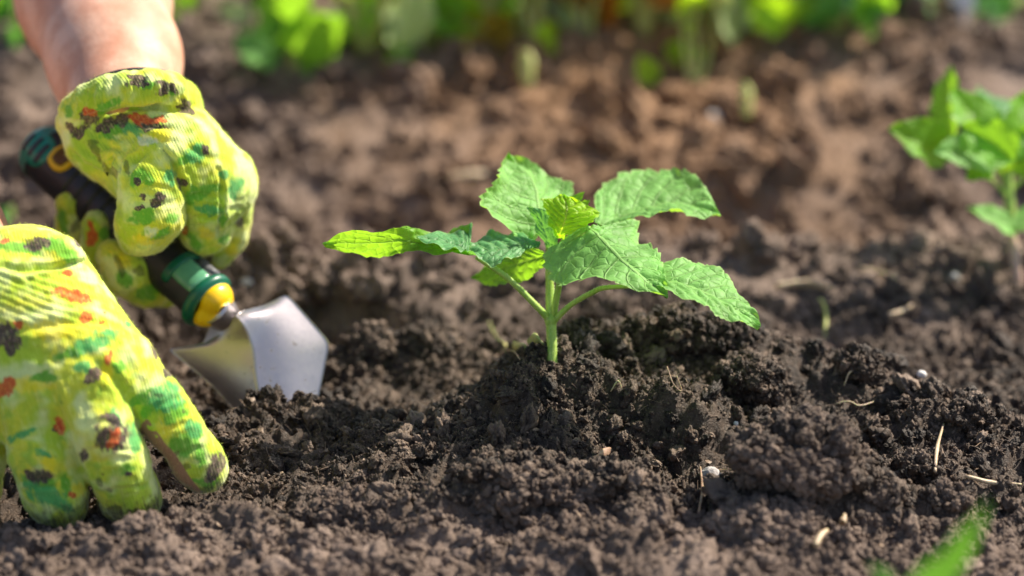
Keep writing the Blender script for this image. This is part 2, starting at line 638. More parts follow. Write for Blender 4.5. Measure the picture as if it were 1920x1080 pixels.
# ------------------------------------------------------------------ implicit bodies (one continuous skin each)
def surface_nets(F, org, h):
    """F: field on a grid (negative inside) -> verts, quads"""
    nx, ny, nz = F.shape
    S = F < 0
    c = [S[a:nx - 1 + a, b:ny - 1 + b, d:nz - 1 + d] for a in (0, 1) for b in (0, 1) for d in (0, 1)]
    tot = sum(k.astype(np.int8) for k in c)
    act = np.argwhere((tot > 0) & (tot < 8))
    idx = -np.ones((nx - 1, ny - 1, nz - 1), dtype=np.int64)
    idx[act[:, 0], act[:, 1], act[:, 2]] = np.arange(len(act))
    acc = np.zeros((len(act), 3)); cnt = np.zeros(len(act))
    corners = [(a, b, d) for a in (0, 1) for b in (0, 1) for d in (0, 1)]
    val = {k: F[act[:, 0] + k[0], act[:, 1] + k[1], act[:, 2] + k[2]] for k in corners}
    for k in corners:
        for ax in range(3):
            if k[ax] == 0:
                k2 = tuple(1 if i == ax else k[i] for i in range(3))
                a, b = val[k], val[k2]
                m = (a < 0) != (b < 0)
                t = np.where(m, a / np.where(m, a - b, 1), 0)
                pt = np.tile(np.array(k, dtype=float), (len(act), 1))
                pt[:, ax] += t
                acc += np.where(m[:, None], pt, 0)
                cnt += m
    V = org + (act + acc / cnt[:, None]) * h
    Q = []
    for ax in range(3):
        sl0 = [slice(None)] * 3; sl1 = [slice(None)] * 3
        sl0[ax] = slice(0, -1); sl1[ax] = slice(1, None)
        m = S[tuple(sl0)] != S[tuple(sl1)]
        e = np.argwhere(m)
        o1, o2 = [(1, 2), (2, 0), (0, 1)][ax]
        ok = (e[:, o1] > 0) & (e[:, o2] > 0) & (e[:, o1] < F.shape[o1] - 1) & (e[:, o2] < F.shape[o2] - 1)
        e = e[ok]
        def cell(d1, d2):
            k = e.copy(); k[:, o1] -= d1; k[:, o2] -= d2
            return idx[k[:, 0], k[:, 1], k[:, 2]]
        q = np.stack([cell(1, 1), cell(0, 1), cell(0, 0), cell(1, 0)], -1)
        inside0 = S[e[:, 0], e[:, 1], e[:, 2]]
        q[~inside0] = q[~inside0][:, ::-1]
        Q.append(q)
    return V, np.concatenate(Q)


def smooth_mesh(V, Q, it=3, lam=0.5):
    a = np.concatenate([Q[:, [0, 1]], Q[:, [1, 2]], Q[:, [2, 3]], Q[:, [3, 0]]])
    for _ in range(it):
        s = np.zeros_like(V); n = np.zeros(len(V))
        np.add.at(s, a[:, 0], V[a[:, 1]]); np.add.at(n, a[:, 0], 1)
        np.add.at(s, a[:, 1], V[a[:, 0]]); np.add.at(n, a[:, 1], 1)
        V = V + lam * (s / n[:, None] - V)
    return V


def vnormals(V, Q):
    n = np.cross(V[Q[:, 2]] - V[Q[:, 0]], V[Q[:, 3]] - V[Q[:, 1]])
    o = np.zeros_like(V)
    for k in range(4):
        np.add.at(o, Q[:, k], n)
    return o / (np.linalg.norm(o, axis=1)[:, None] + 1e-15)


def smin(a, b, k):
    h = np.clip(0.5 + 0.5 * (b - a) / k, 0, 1)
    return b * (1 - h) + a * h - k * h * (1 - h)


def rc(P, a, b):
    """round cone: a, b = (px, py, depth, radius in photo px)"""
    A, B = cs(*a[:3]), cs(*b[:3])
    ra, rb = a[3] * a[2] / FPX, b[3] * b[2] / FPX
    ba = B - A
    L = float(ba @ ba)
    t = np.clip(((P[..., 0] - A[0]) * ba[0] + (P[..., 1] - A[1]) * ba[1] + (P[..., 2] - A[2]) * ba[2]) / L, 0, 1)
    dx = P[..., 0] - A[0] - t * ba[0]; dy = P[..., 1] - A[1] - t * ba[1]; dz = P[..., 2] - A[2] - t * ba[2]
    return np.sqrt(dx * dx + dy * dy + dz * dz) - (ra + (rb - ra) * t)


def chain(P, pts, k=0.004):
    d = None
    for a, b in zip(pts[:-1], pts[1:]):
        e = rc(P, a, b)
        d = e if d is None else smin(d, e, k)
    return d


def grid_for(prims, h, pad=0.004):
    lo, hi = np.full(3, 1e9), np.full(3, -1e9)
    for ch in prims:
        for a in ch:
            c = cs(*a[:3]); r = a[3] * a[2] / FPX
            lo = np.minimum(lo, c - r); hi = np.maximum(hi, c + r)
    lo -= pad; hi += pad
    ax = [np.arange(lo[i], hi[i] + h, h, dtype=np.float32) for i in range(3)]
    P = np.stack(np.meshgrid(*ax, indexing='ij'), -1)
    return P, lo


def axis_side(Q, pts, vdir):
    """for lens-frame points: cosine between the direction away from the chain axis and vdir, and the distance"""
    best = np.full(len(Q), 1e9); out = np.zeros(len(Q))
    vdir = np.array(vdir, dtype=float); vdir /= np.linalg.norm(vdir)
    for a, b in zip(pts[:-1], pts[1:]):
        A, B = cs(*a[:3]), cs(*b[:3]); ba = B - A
        t = np.clip(((Q - A) @ ba) / (ba @ ba), 0, 1)
        o = Q - A - t[:, None] * ba
        d = np.linalg.norm(o, axis=1)
        m = d < best
        best = np.where(m, d, best)
        out = np.where(m, (o @ vdir) / (d + 1e-9), out)
    return out, best


# ---- glove cloth: lime knit printed with leaves and flowers; the print's places are stored on the mesh
CLASSES = ['print_green', 'print_teal', 'print_plum', 'print_red', 'highlight_white', 'print_yellow', 'print_soil_shade']  # white spots are bright highlights painted into the cloth colour


def print_fields(Q, N, spots, seed):
    """Q lens-frame verts; spots: (px, py, rx, ry, degrees, class) seen on the face of the cloth"""
    rs = np.random.RandomState(seed)
    f = {c: np.full(len(Q), -3.0) for c in CLASSES}
    pxy = np.column_stack([960 + Q[:, 0] / Q[:, 2] * FPX, 540 - Q[:, 1] / Q[:, 2] * FPX])
    front = N[:, 2] < 0.15

    def put(c, centre, rx, ry, ang, ex=None, ey=None):
        ex = np.array([1.0, 0, 0]) if ex is None else ex
        ey = np.array([0, 1.0, 0]) if ey is None else ey
        d = Q - centre
        ca, sa = math.cos(math.radians(ang)), math.sin(math.radians(ang))
        u = d @ ex; v = d @ ey; w = d @ np.cross(ex, ey)
        a = (u * ca + v * sa) / rx; b = (-u * sa + v * ca) / ry
        e = 1 - np.sqrt(a * a + b * b + (w / (1.6 * max(rx, ry))) ** 2)
        f[c] = np.maximum(f[c], e)
    for px, py, rx, ry, ang, c in spots:
        d = np.hypot(pxy[:, 0] - px, pxy[:, 1] - py) + np.where(front, 0, 1e4) + 200 * np.maximum(0, Q[:, 2] - Q[front, 2].min())
        k = int(np.argmin(d))
        s = Q[k, 2] / FPX * {'print_plum': 1.3, 'print_red': 1.2, 'print_green': 1.15, 'print_teal': 1.15}.get(c, 1.0)
        put(c, Q[k], 0.8 * rx * s, 0.8 * ry * s, ang)
        if c == 'print_yellow': continue
        for _ in range(4):        # a motif is several ragged petals, not one dot
            t = rs.uniform(0, 6.283); rr = rs.uniform(0.45, 0.95)
            ca, sa = math.cos(math.radians(ang)), math.sin(math.radians(ang))
            u, v = rr * rx * s * math.cos(t), rr * ry * s * math.sin(t)
            kk = rs.uniform(0.3, 0.6)
            put(c, Q[k] + np.array([u * ca - v * sa, u * sa + v * ca, 0]), kk * rx * s, kk * ry * s, ang + rs.uniform(-40, 40))
    # the sides the photograph does not show carry the same kind of print
    back = np.flatnonzero(N[:, 2] > 0.3)
    for k in rs.choice(back, 46):
        n = N[k]
        ex = np.cross(n, [0.3, 1, 0.2]); ex /= np.linalg.norm(ex)
        c = CLASSES[rs.choice(6, p=[.4, .15, .2, .1, .05, .1])]
        put(c, Q[k], rs.uniform(.003, .008), rs.uniform(.002, .005), rs.uniform(0, 180), ex, np.cross(n, ex))
    return f


def groove(V, N, lines):
    """press creases into the cloth: each (points in photo px, half width px, depth mm); the cloth puckers up beside them"""
    px = 960 + V[:, 0] / V[:, 2] * FPX; py = 540 - V[:, 1] / V[:, 2] * FPX
    fr = sstep(0.25, -0.15, N[:, 2])
    dis = np.zeros(len(V))
    wob = 5 * perlin(V * 120 + 4)
    for pts, w, dep in lines:
        c = spline(np.array(pts, dtype=float), 24)
        best = np.full(len(V), 1e9); tt = np.zeros(len(V))
        near = (px > c[:, 0].min() - 5 * w) & (px < c[:, 0].max() + 5 * w) & (py > c[:, 1].min() - 5 * w) & (py < c[:, 1].max() + 5 * w)
        k = np.flatnonzero(near)
        for i in range(23):
            a, b = c[i], c[i + 1]; ba = b - a
            t = np.clip(((px[k] - a[0]) * ba[0] + (py[k] - a[1]) * ba[1]) / (ba @ ba + 1e-9), 0, 1)
            d = np.hypot(px[k] + wob[k] - a[0] - t * ba[0], py[k] + wob[k] - a[1] - t * ba[1])
            m = d < best[k]
            best[k] = np.where(m, d, best[k]); tt[k] = np.where(m, (i + t) / 23, tt[k])
        q = best[k] / w
        dis[k] += dep * 0.001 * np.sin(np.pi * np.clip(tt[k], 0.03, 0.97)) ** 0.5 * (-np.exp(-q * q) + 0.45 * np.exp(-((q - 2.2) / 1.0) ** 2)) * fr[k]
    return V + N * dis[:, None]


def glove_material():
    T = NT('glove_knit')
    pos = T.n('ShaderNodeNewGeometry').outputs['Position']
    n1 = T.noise(pos, 55, 3, 0.55)
    n2 = T.noise(pos, 240, 3, 0.6)
    n3 = T.noise(pos, 900, 3, 0.65)
    n4 = T.noise(pos, 110, 3, 0.5, 0.6)
    cx = T.n('ShaderNodeCombineXYZ'); T.set(cx.inputs[0], T.attr('wale')); T.set(cx.inputs[1], T.math('MULTIPLY', T.attr('course'), 0.16)); T.set(cx.inputs[2], T.math('MULTIPLY', n1, 2.0))
    st = T.noise(cx.outputs[0], 1.1, 3, 0.6)
    c = T.mix(T.ss(n1, 0.40, 0.62), (0.44, 0.60, 0.045), (0.68, 0.68, 0.055))
    c = T.mix(T.math('MULTIPLY', T.ss(n4, 0.52, 0.68), 0.75), c, (0.28, 0.50, 0.05))
    c = T.mix(T.math('MULTIPLY', T.ss(T.noise(pos, 75, 2, 0.5), 0.47, 0.66), 0.75), c, (0.74, 0.82, 0.36))  # pale patches put sun-whitened highlights into the cloth colour
    rag = T.math('ADD', T.math('MULTIPLY', T.math('SUBTRACT', n2, 0.5), 1.3), T.math('MULTIPLY', T.math('SUBTRACT', st, 0.5), 1.5))
    cols = {'print_green': (0.13, 0.40, 0.035), 'print_teal': (0.075, 0.36, 0.10), 'print_plum': (0.050, 0.024, 0.042),
            'print_red': (0.56, 0.075, 0.028), 'highlight_white': (0.86, 0.84, 0.68), 'print_yellow': (0.85, 0.70, 0.02), 'print_soil_shade': (0.035, 0.024, 0.02)}
    for k in ['print_yellow', 'print_green', 'print_teal', 'highlight_white', 'print_plum', 'print_red', 'print_soil_shade']:
        soft = k in ('print_green', 'print_teal', 'print_yellow', 'highlight_white')
        m = T.ss(T.math('ADD', T.attr(k), rag), -0.25 if soft else -0.10, 0.42 if soft else 0.26)
        a = {'highlight_white': 0.5, 'print_yellow': 0.7, 'print_soil_shade': 0.6}.get(k, 0.93)
        col = cols[k]
        if k in ('print_plum', 'print_red'):
            col = T.mix(T.ss(n3, 0.45, 0.7), col, (0.20, 0.09, 0.12) if k == 'print_plum' else (0.75, 0.22, 0.05))
        c = T.mix(T.math('MULTIPLY', m, a), c, col)
    c = T.mix(T.math('MULTIPLY', T.ss(st, 0.50, 0.30), 0.20), c, (0.20, 0.38, 0.03))
    c = T.mix(T.math('MULTIPLY', T.ss(st, 0.55, 0.72), 0.30), c, (0.85, 0.88, 0.30))
    # light fibres between the printed stitches
    c = T.mix(T.math('MULTIPLY', T.ss(n3, 0.62, 0.75), 0.22), c, (0.9, 0.92, 0.5))
    # tan coated palm side
    pm = T.ss(T.math('ADD', T.attr('palm'), T.math('MULTIPLY', rag, 0.05)), 0.49, 0.53)
    c = T.mix(pm, c, T.mix(n3, (0.30, 0.155, 0.085), (0.44, 0.25, 0.15)))
    # grime from the soil
    g = T.math('MULTIPLY', T.ss(T.math('ADD', T.attr('grime'), T.math('MULTIPLY', rag, 0.6)), 0.35, 0.95), 0.85)
    c = T.mix(g, c, (0.05, 0.036, 0.026))
    spk = T.math('MULTIPLY', T.ss(T.noise(pos, 520, 2, 0.5), 0.70, 0.76), T.ss(T.noise(pos, 60, 2), 0.42, 0.6))
    c = T.mix(T.math('MULTIPLY', spk, 0.8), c, (0.06, 0.04, 0.03))
    # knit: fine wales along the hand
    wale = T.math('SINE', T.math('ADD', T.math('MULTIPLY', T.attr('wale'), 6.2832), T.math('MULTIPLY', n2, 2.5)))
    h = T.math('ADD', T.math('MULTIPLY', wale, 0.35), T.math('MULTIPLY', T.noise(pos, 1700, 2, 0.6), 1.1))
    b = T.bump(h, 0.4, 0.0005)
    sh = T.principled(Base_Color=c, Roughness=0.92, Normal=b, Specular_IOR_Level=0.12, Sheen_Weight=0.5, Sheen_Roughness=0.4, Sheen_Tint=(1, 1, 0.7))
    return T.done(sh)


def skin_material():
    T = NT('skin')
    pos = T.n('ShaderNodeNewGeometry').outputs['Position']
    n1 = T.noise(pos, 45, 4, 0.6)
    n2 = T.noise(pos, 420, 3, 0.6)
    c = T.mix(T.ss(n1, 0.35, 0.68), (0.50, 0.235, 0.145), (0.66, 0.39, 0.275))
    c = T.mix(T.math('MULTIPLY', T.ss(n2, 0.6, 0.78), 0.4), c, (0.40, 0.16, 0.09))
    b = T.bump(T.math('ADD', n2, T.noise(pos, 1300, 2, 0.6)), 0.35, 0.0006)
    sh = T.principled(Base_Color=c, Roughness=0.5, Normal=b, Subsurface_Weight=0.2, Subsurface_Scale=0.004, Subsurface_Radius=(1, 0.35, 0.2), Specular_IOR_Level=0.35)
    return T.done(sh)


M_GLOVE = glove_material()
M_SKIN = skin_material()
_t = NT('glove_nap')
_d = _t.n('ShaderNodeBsdfDiffuse'); _d.inputs[0].default_value = (0.70, 0.74, 0.22, 1)
_tr = _t.n('ShaderNodeBsdfTranslucent'); _tr.inputs[0].default_value = (0.75, 0.8, 0.25, 1)
_mx = _t.n('ShaderNodeMixShader'); _mx.inputs[0].default_value = 0.5
_t.t.links.new(_d.outputs[0], _mx.inputs[1]); _t.t.links.new(_tr.outputs[0], _mx.inputs[2])
M_NAP = _t.done(_mx.outputs[0])

person = empty('person', W(120, 300, 1.30))
tag(person, 'person out of frame reaching in with two forearms in bright lime flower-print gloves', 'person')


def finish_glove(name, V, Q, spots, seed, wale_vec, label, palm=None, grime=None, h=0.0009, creases=()):
    V = smooth_mesh(V, Q, 2, 0.5)
    N = vnormals(V, Q)
    V = groove(V, N, creases)
    N = vnormals(V, Q)
    V = V + N * ((0.00085 if seed == 3 else 0.0005) * fbm(V * 75 + seed, 3, 0.5) + 0.0004 * perlin(V * 330))[:, None]
    N = vnormals(V, Q)
    f = print_fields(V, N, spots, seed)
    o = mesh_obj(name, to_world(V), Q, M_GLOVE, person)
    for k in CLASSES:
        fattr(o, k, f[k])
    wv = np.array(wale_vec, dtype=float)
    wv /= np.linalg.norm(wv)
    fattr(o, 'wale', (V @ wv) / 0.0013)
    cv = np.cross(wv, [0, 0, 1.0]); cv /= np.linalg.norm(cv)
    fattr(o, 'course', (V @ cv) / 0.0013)
    fattr(o, 'palm', palm(V, N) if palm else np.zeros(len(V)))
    fattr(o, 'grime', grime(V, N) if grime else np.zeros(len(V)))
    tag(o, label)
    # the nap of the cotton: short fibres standing off the knit
    rs = np.random.RandomState(seed)
    m = 26000
    k = rs.choice(len(V), m)
    b = V[k] + rs.normal(0, 0.0003, (m, 3))
    d = N[k] + rs.normal(0, 0.55, (m, 3)); d /= np.linalg.norm(d, axis=1)[:, None]
    sd = np.cross(d, rs.normal(size=(m, 3))); sd /= np.linalg.norm(sd, axis=1)[:, None]
    ln = rs.uniform(0.0006, 0.0019, (m, 1)) * rs.rand(m, 1) ** 0.5
    T3 = np.stack([b - sd * 0.00005, b + sd * 0.00005, b + d * ln + sd * ln * 0.2], 1).reshape(-1, 3)
    fz = mesh_obj('nap', to_world(T3), np.arange(3 * m).reshape(m, 3), M_NAP, o, smooth=False)
    fz['kind'] = 'stuff'
    return o, V, N


# ---- the hand that holds the trowel
A_dors = [[(240, 250, 1.287, 80), (318, 292, 1.278, 90)], [(320, 292, 1.280, 90), (398, 345, 1.292, 77)],
          [(170, 262, 1.283, 44), (250, 315, 1.280, 50)], [(215, 245, 1.295, 80), (300, 300, 1.30, 88)]]
A_dig = [
    [(262, 290, 1.272, 60), (283, 345, 1.265, 58), (287, 400, 1.266, 57), (270, 425, 1.272, 52), (258, 440, 1.278, 38)],       # thumb over the grip
    [(362, 322, 1.277, 54), (385, 385, 1.282, 45), (386, 430, 1.296, 43), (372, 452, 1.305, 34)],                               # forefinger
    [(425, 345, 1.296, 56), (428, 400, 1.305, 40), (424, 440, 1.312, 36), (408, 476, 1.318, 30)],                               # its outer fold
    [(128, 385, 1.320, 25), (134, 425, 1.326, 28), (170, 480, 1.345, 33), (300, 430, 1.352, 40), (390, 370, 1.325, 50)],         # little finger round the grip
    [(179, 420, 1.306, 27), (186, 465, 1.313, 32), (225, 515, 1.335, 36), (320, 460, 1.348, 40), (400, 370, 1.32, 50)],          # ring finger
    [(208, 478, 1.296, 30), (240, 510, 1.300, 40), (275, 535, 1.310, 38), (310, 545, 1.322, 26), (360, 480, 1.345, 40), (400, 380, 1.315, 50)],
]
ring = []
for k in range(17):
    a = 2 * math.pi * k / 16
    zc = 1.285
    ring.append((244 + 104 * math.cos(a) - 2 * math.sin(a), 218 - 14 * math.cos(a) - 54 * math.sin(a), zc - 0.0265 * math.sin(a), 33 + 2 * math.sin(3 * a)))
A_arm = [(232, 205, 1.293, 103), (214, 110, 1.330, 110), (176, 0, 1.375, 128), (110, -190, 1.45, 150), (40, -420, 1.55, 160)]

P, org = grid_for(A_dors + A_dig + [ring], 0.0009)
d = None
for ch in A_dors:
    e = chain(P, ch); d = e if d is None else smin(d, e, 0.012)
tot = None
for i, ch in enumerate(A_dig):
    e = chain(P, ch, 0.006)
    if i in (0, 1, 2):
        e = smin(d, e, 0.007 if i else 0.004)
    tot = e if tot is None else smin(tot, e, 0.0016)
tot = smin(tot, d, 0.003)
cuffd = chain(P, ring, 0.002)
tot = np.maximum(tot, -(cuffd - 0.0009) * 0.9 - 0.0012) if False else smin(tot, cuffd, 0.0007)
# creases where the cloth bunches at the root of the thumb
cr = chain(P, [(238, 338, 1.2655, 11), (236, 308, 1.2640, 10), (246, 288, 1.2620, 6)], 0.002)
tot = np.maximum(tot, -smin(cr, cr * 0 + 1, 0.001))
cr = chain(P, [(208, 322, 1.2695, 10), (206, 302, 1.2680, 7)], 0.002)
tot = np.maximum(tot, -cr)
# hollow sleeve for the wrist to come out of
tot = np.maximum(tot, -(chain(P, [(240, 190, 1.299, 92), (214, 110, 1.330, 110), (176, 0, 1.375, 128)], 0.004)))
V, Q = surface_nets(tot, org, 0.0009)
del P

A_spots = [
    (165, 218, 16, 20, 20, 'print_plum'), (171, 212, 12, 9, 0, 'print_red'), (203, 232, 17, 12, 40, 'print_plum'), (232, 222, 14, 10, 20, 'print_plum'),
    (262, 221, 30, 9, -14, 'print_red'), (276, 228, 26, 10, -8, 'print_plum'), (300, 224, 10, 8, 0, 'print_red'), (215, 248, 40, 10, 15, 'print_green'), (245, 240, 30, 10, -20, 'print_teal'),
    (277, 262, 24, 10, -10, 'highlight_white'), (256, 154, 20, 8, 12, 'print_plum'), (270, 156, 16, 8, 0, 'print_green'),
    (312, 162, 18, 8, -25, 'print_plum'), (304, 172, 12, 9, 0, 'print_plum'), (318, 168, 14, 8, -30, 'print_green'), (348, 203, 18, 9, -30, 'print_plum'),
    (130, 205, 12, 14, 0, 'print_green'), (132, 238, 10, 10, 0, 'print_plum'), (150, 250, 8, 18, -40, 'print_plum'), (212, 195, 26, 8, 20, 'print_green'), (190, 210, 20, 10, 20, 'print_green'),
    (386, 282, 5, 11, 25, 'print_plum'), (366, 292, 22, 16, 10, 'print_teal'), (346, 300, 16, 8, 30, 'print_green'),
    (259, 342, 7, 6, 30, 'print_plum'), (268, 366, 6, 5, 0, 'print_plum'), (295, 380, 14, 10, 30, 'print_plum'), (262, 330, 26, 16, 10, 'print_green'),
    (258, 391, 10, 4, 10, 'print_plum'), (272, 408, 28, 13, 8, 'print_green'), (324, 408, 14, 12, 20, 'print_green'), (283, 438, 13, 12, 0, 'highlight_white'), (300, 440, 22, 8, 25, 'print_green'),
    (318, 330, 12, 14, -40, 'print_teal'), (340, 342, 9, 10, 0, 'print_plum'),
    (392, 352, 30, 8, 5, 'print_green'), (398, 394, 26, 10, -18, 'print_teal'), (366, 366, 22, 14, 20, 'print_green'), (365, 455, 14, 22, 15, 'print_green'),
    (422, 330, 10, 10, 0, 'print_teal'), (440, 352, 14, 24, -20, 'print_teal'), (449, 415, 9, 13, 20, 'print_plum'), (421, 448, 14, 10, 35, 'print_green'), (418, 415, 8, 14, 0, 'print_green'),
    (175, 280, 30, 10, -40, 'print_soil_shade'), (210, 322, 30, 8, -25, 'print_soil_shade'), (236, 318, 8, 14, 0, 'print_soil_shade'),  # dark spots here paint the thumb-root fold shade into the cloth
    (140, 428, 10, 14, 0, 'print_soil_shade'), (118, 410, 10, 24, 10, 'print_green'), (172, 445, 10, 20, -10, 'print_red'), (196, 440, 10, 14, 0, 'print_green'),
    (225, 500, 8, 22, 20, 'print_soil_shade'), (232, 520, 16, 18, 0, 'print_green'), (280, 545, 26, 16, 20, 'print_green'), (262, 508, 10, 14, 20, 'print_soil_shade'),
    (300, 250, 30, 20, 0, 'print_yellow'), (385, 440, 20, 24, 0, 'print_yellow'), (275, 450, 30, 14, 0, 'print_yellow'), (230, 490, 18, 20, 0, 'print_yellow'), (435, 470, 16, 20, 0, 'print_yellow'),
]
A_creases = [
    ([(236, 345), (240, 318), (252, 296), (272, 282)], 5, 2.4), ([(208, 322), (206, 306), (214, 292)], 4, 2.0), ([(228, 322), (222, 304)], 3.5, 1.5),
    ([(185, 262), (205, 276), (232, 280)], 5, 1.2), ([(150, 262), (165, 286), (196, 305)], 5, 1.4), ([(140, 285), (165, 312), (205, 330)], 4, 1.0),
    ([(300, 272), (322, 300), (336, 330), (344, 362)], 5, 2.0), ([(345, 340), (350, 385), (347, 430)], 4, 1.6), ([(412, 320), (416, 360), (416, 405), (410, 450)], 4, 2.0),
    ([(345, 372), (372, 366), (405, 370)], 4, 0.9), ([(355, 412), (380, 408), (402, 412)], 4, 0.9), ([(425, 395), (445, 390), (460, 396)], 4, 0.8),
    ([(235, 388), (262, 380), (300, 384), (330, 376)], 4, 0.7), ([(228, 418), (250, 428), (285, 426), (318, 432)], 4, 0.9), ([(262, 352), (290, 348), (322, 356)], 3.5, 0.6),
    ([(250, 232), (300, 240), (350, 246)], 6, 0.8), ([(230, 256), (275, 258), (330, 268)], 6, 0.7), ([(340, 265), (380, 290), (420, 305)], 6, 0.8), ([(130, 240), (160, 224), (215, 206), (280, 200), (340, 206), (378, 226)], 5, 1.8),
    ([(205, 480), (225, 488), (250, 486)], 3, 0.8), ([(225, 515), (245, 500), (262, 500)], 3, 0.7), ([(155, 440), (160, 410), (155, 392)], 4, 1.2),
]
for k in range(13):      # ribs of the rolled cuff
    a = math.radians(18 + k * 11.5)
    cx, cy = 244 + 104 * math.cos(a), 218 - 14 * math.cos(a) - 54 * math.sin(a)
    A_creases.append(([(cx - 6 * math.cos(a) + 2, cy - 24), (cx, cy), (cx + 4 * math.cos(a), cy + 22)], 3, 0.75))
gloveA, VA, NA = finish_glove('glove', V, Q, A_spots, 3, (0.8, 0.35, 0.35), 'lime flower-print glove gripping the black trowel handle',
                              grime=lambda V, N: np.zeros(len(V)) + 0.12, creases=A_creases)

pts = []
for k in range(33):
    a = 2 * math.pi * k / 32
    pts.append(W(240 + 106 * math.cos(a), 189 - 13 * math.cos(a) - 55 * math.sin(a), 1.2885 - 0.0270 * math.sin(a)))
Vs, Fs = tube(pts, [0.0016], 8, 96, cap=False)
so = mesh_obj('cuff_seam', Vs, Fs, None, gloveA)
P, org = grid_for([A_arm], 0.0022)
Va, Qa = surface_nets(chain(P, A_arm, 0.02), org, 0.0022)
del P
Va = smooth_mesh(Va, Qa, 4)
tag(mesh_obj('arm', to_world(Va), Qa, M_SKIN, person), 'bare sunlit forearm above the trowel')

# ---- the hand pressing the soil in front
B_dors = [[(55, 560, 1.205, 132), (215, 690, 1.185, 74)], [(20, 575, 1.195, 120), (150, 722, 1.178, 76)],
          [(-45, 585, 1.195, 115), (50, 755, 1.180, 70)], [(-95, 600, 1.205, 110), (-48, 780, 1.19, 66)]]
B_index = [(232, 694, 1.190, 66), (294, 757, 1.187, 50), (324, 797, 1.188, 46), (370, 862, 1.194, 45), (384, 882, 1.197, 43)]
B_dig = [
    B_index,
    [(152, 738, 1.178, 68), (184, 800, 1.174, 61), (214, 862, 1.180, 60), (242, 926, 1.190, 54), (250, 940, 1.193, 50)],
    [(56, 775, 1.180, 64), (80, 850, 1.178, 60), (102, 920, 1.184, 57), (114, 948, 1.190, 52)],
    [(-50, 785, 1.190, 60), (-42, 850, 1.190, 50), (-40, 920, 1.20, 44)],
    [(60, 640, 1.235, 70), (140, 700, 1.248, 50), (185, 735, 1.250, 40)],
]
B_cuff = [(-70, 484, 1.200, 52), (20, 478, 1.192, 47), (76, 482, 1.190, 46), (112, 490, 1.192, 42), (132, 508, 1.198, 34)]
B_arm = [(-50, 520, 1.225, 92), (-104, 440, 1.262, 96), (-230, 280, 1.33, 110), (-380, 80, 1.43, 130)]
P, org = grid_for(B_dors + B_dig + [B_cuff], 0.0009)
d = None
for ch in B_dors:
    e = chain(P, ch); d = e if d is None else smin(d, e, 0.014)
tot = None
for i, ch in enumerate(B_dig):
    e = smin(d, chain(P, ch, 0.006), 0.0055 if i else 0.004)
    tot = e if tot is None else smin(tot, e, 0.0014)
tot = smin(tot, chain(P, B_cuff, 0.006), 0.0006)
tot = np.maximum(tot, -chain(P, [(-80, 480, 1.25, 60), (-104, 440, 1.262, 92), (-230, 280, 1.33, 108)], 0.004))
# broad ribs of the wristband, running slantwise over the back of the hand
ru = P[..., 0] * 0.36 + P[..., 1] * 0.93 + 0.10 * P[..., 2]
V, Q = surface_nets(tot, org, 0.0009)
del P, ru
N = vnormals(V, Q)
px = 960 + V[:, 0] / V[:, 2] * FPX; py = 540 - V[:, 1] / V[:, 2] * FPX
un = px * 0.42 - py * -0.0 * 0 + 0
lin = (py - 0.44 * px + 0.0010 * np.maximum(0, px) ** 2 * 0.6 + 9 * perlin(V * 45)) / 14.0
mask = sstep(630, 585, py - 0.16 * px) * sstep(488, 512, py - 0.12 * np.minimum(px, 120)) * sstep(235, 120, px) * (N[:, 2] < 0.3)
V = V + N * (0.00042 * mask * np.sin(lin * 2 * math.pi))[:, None]
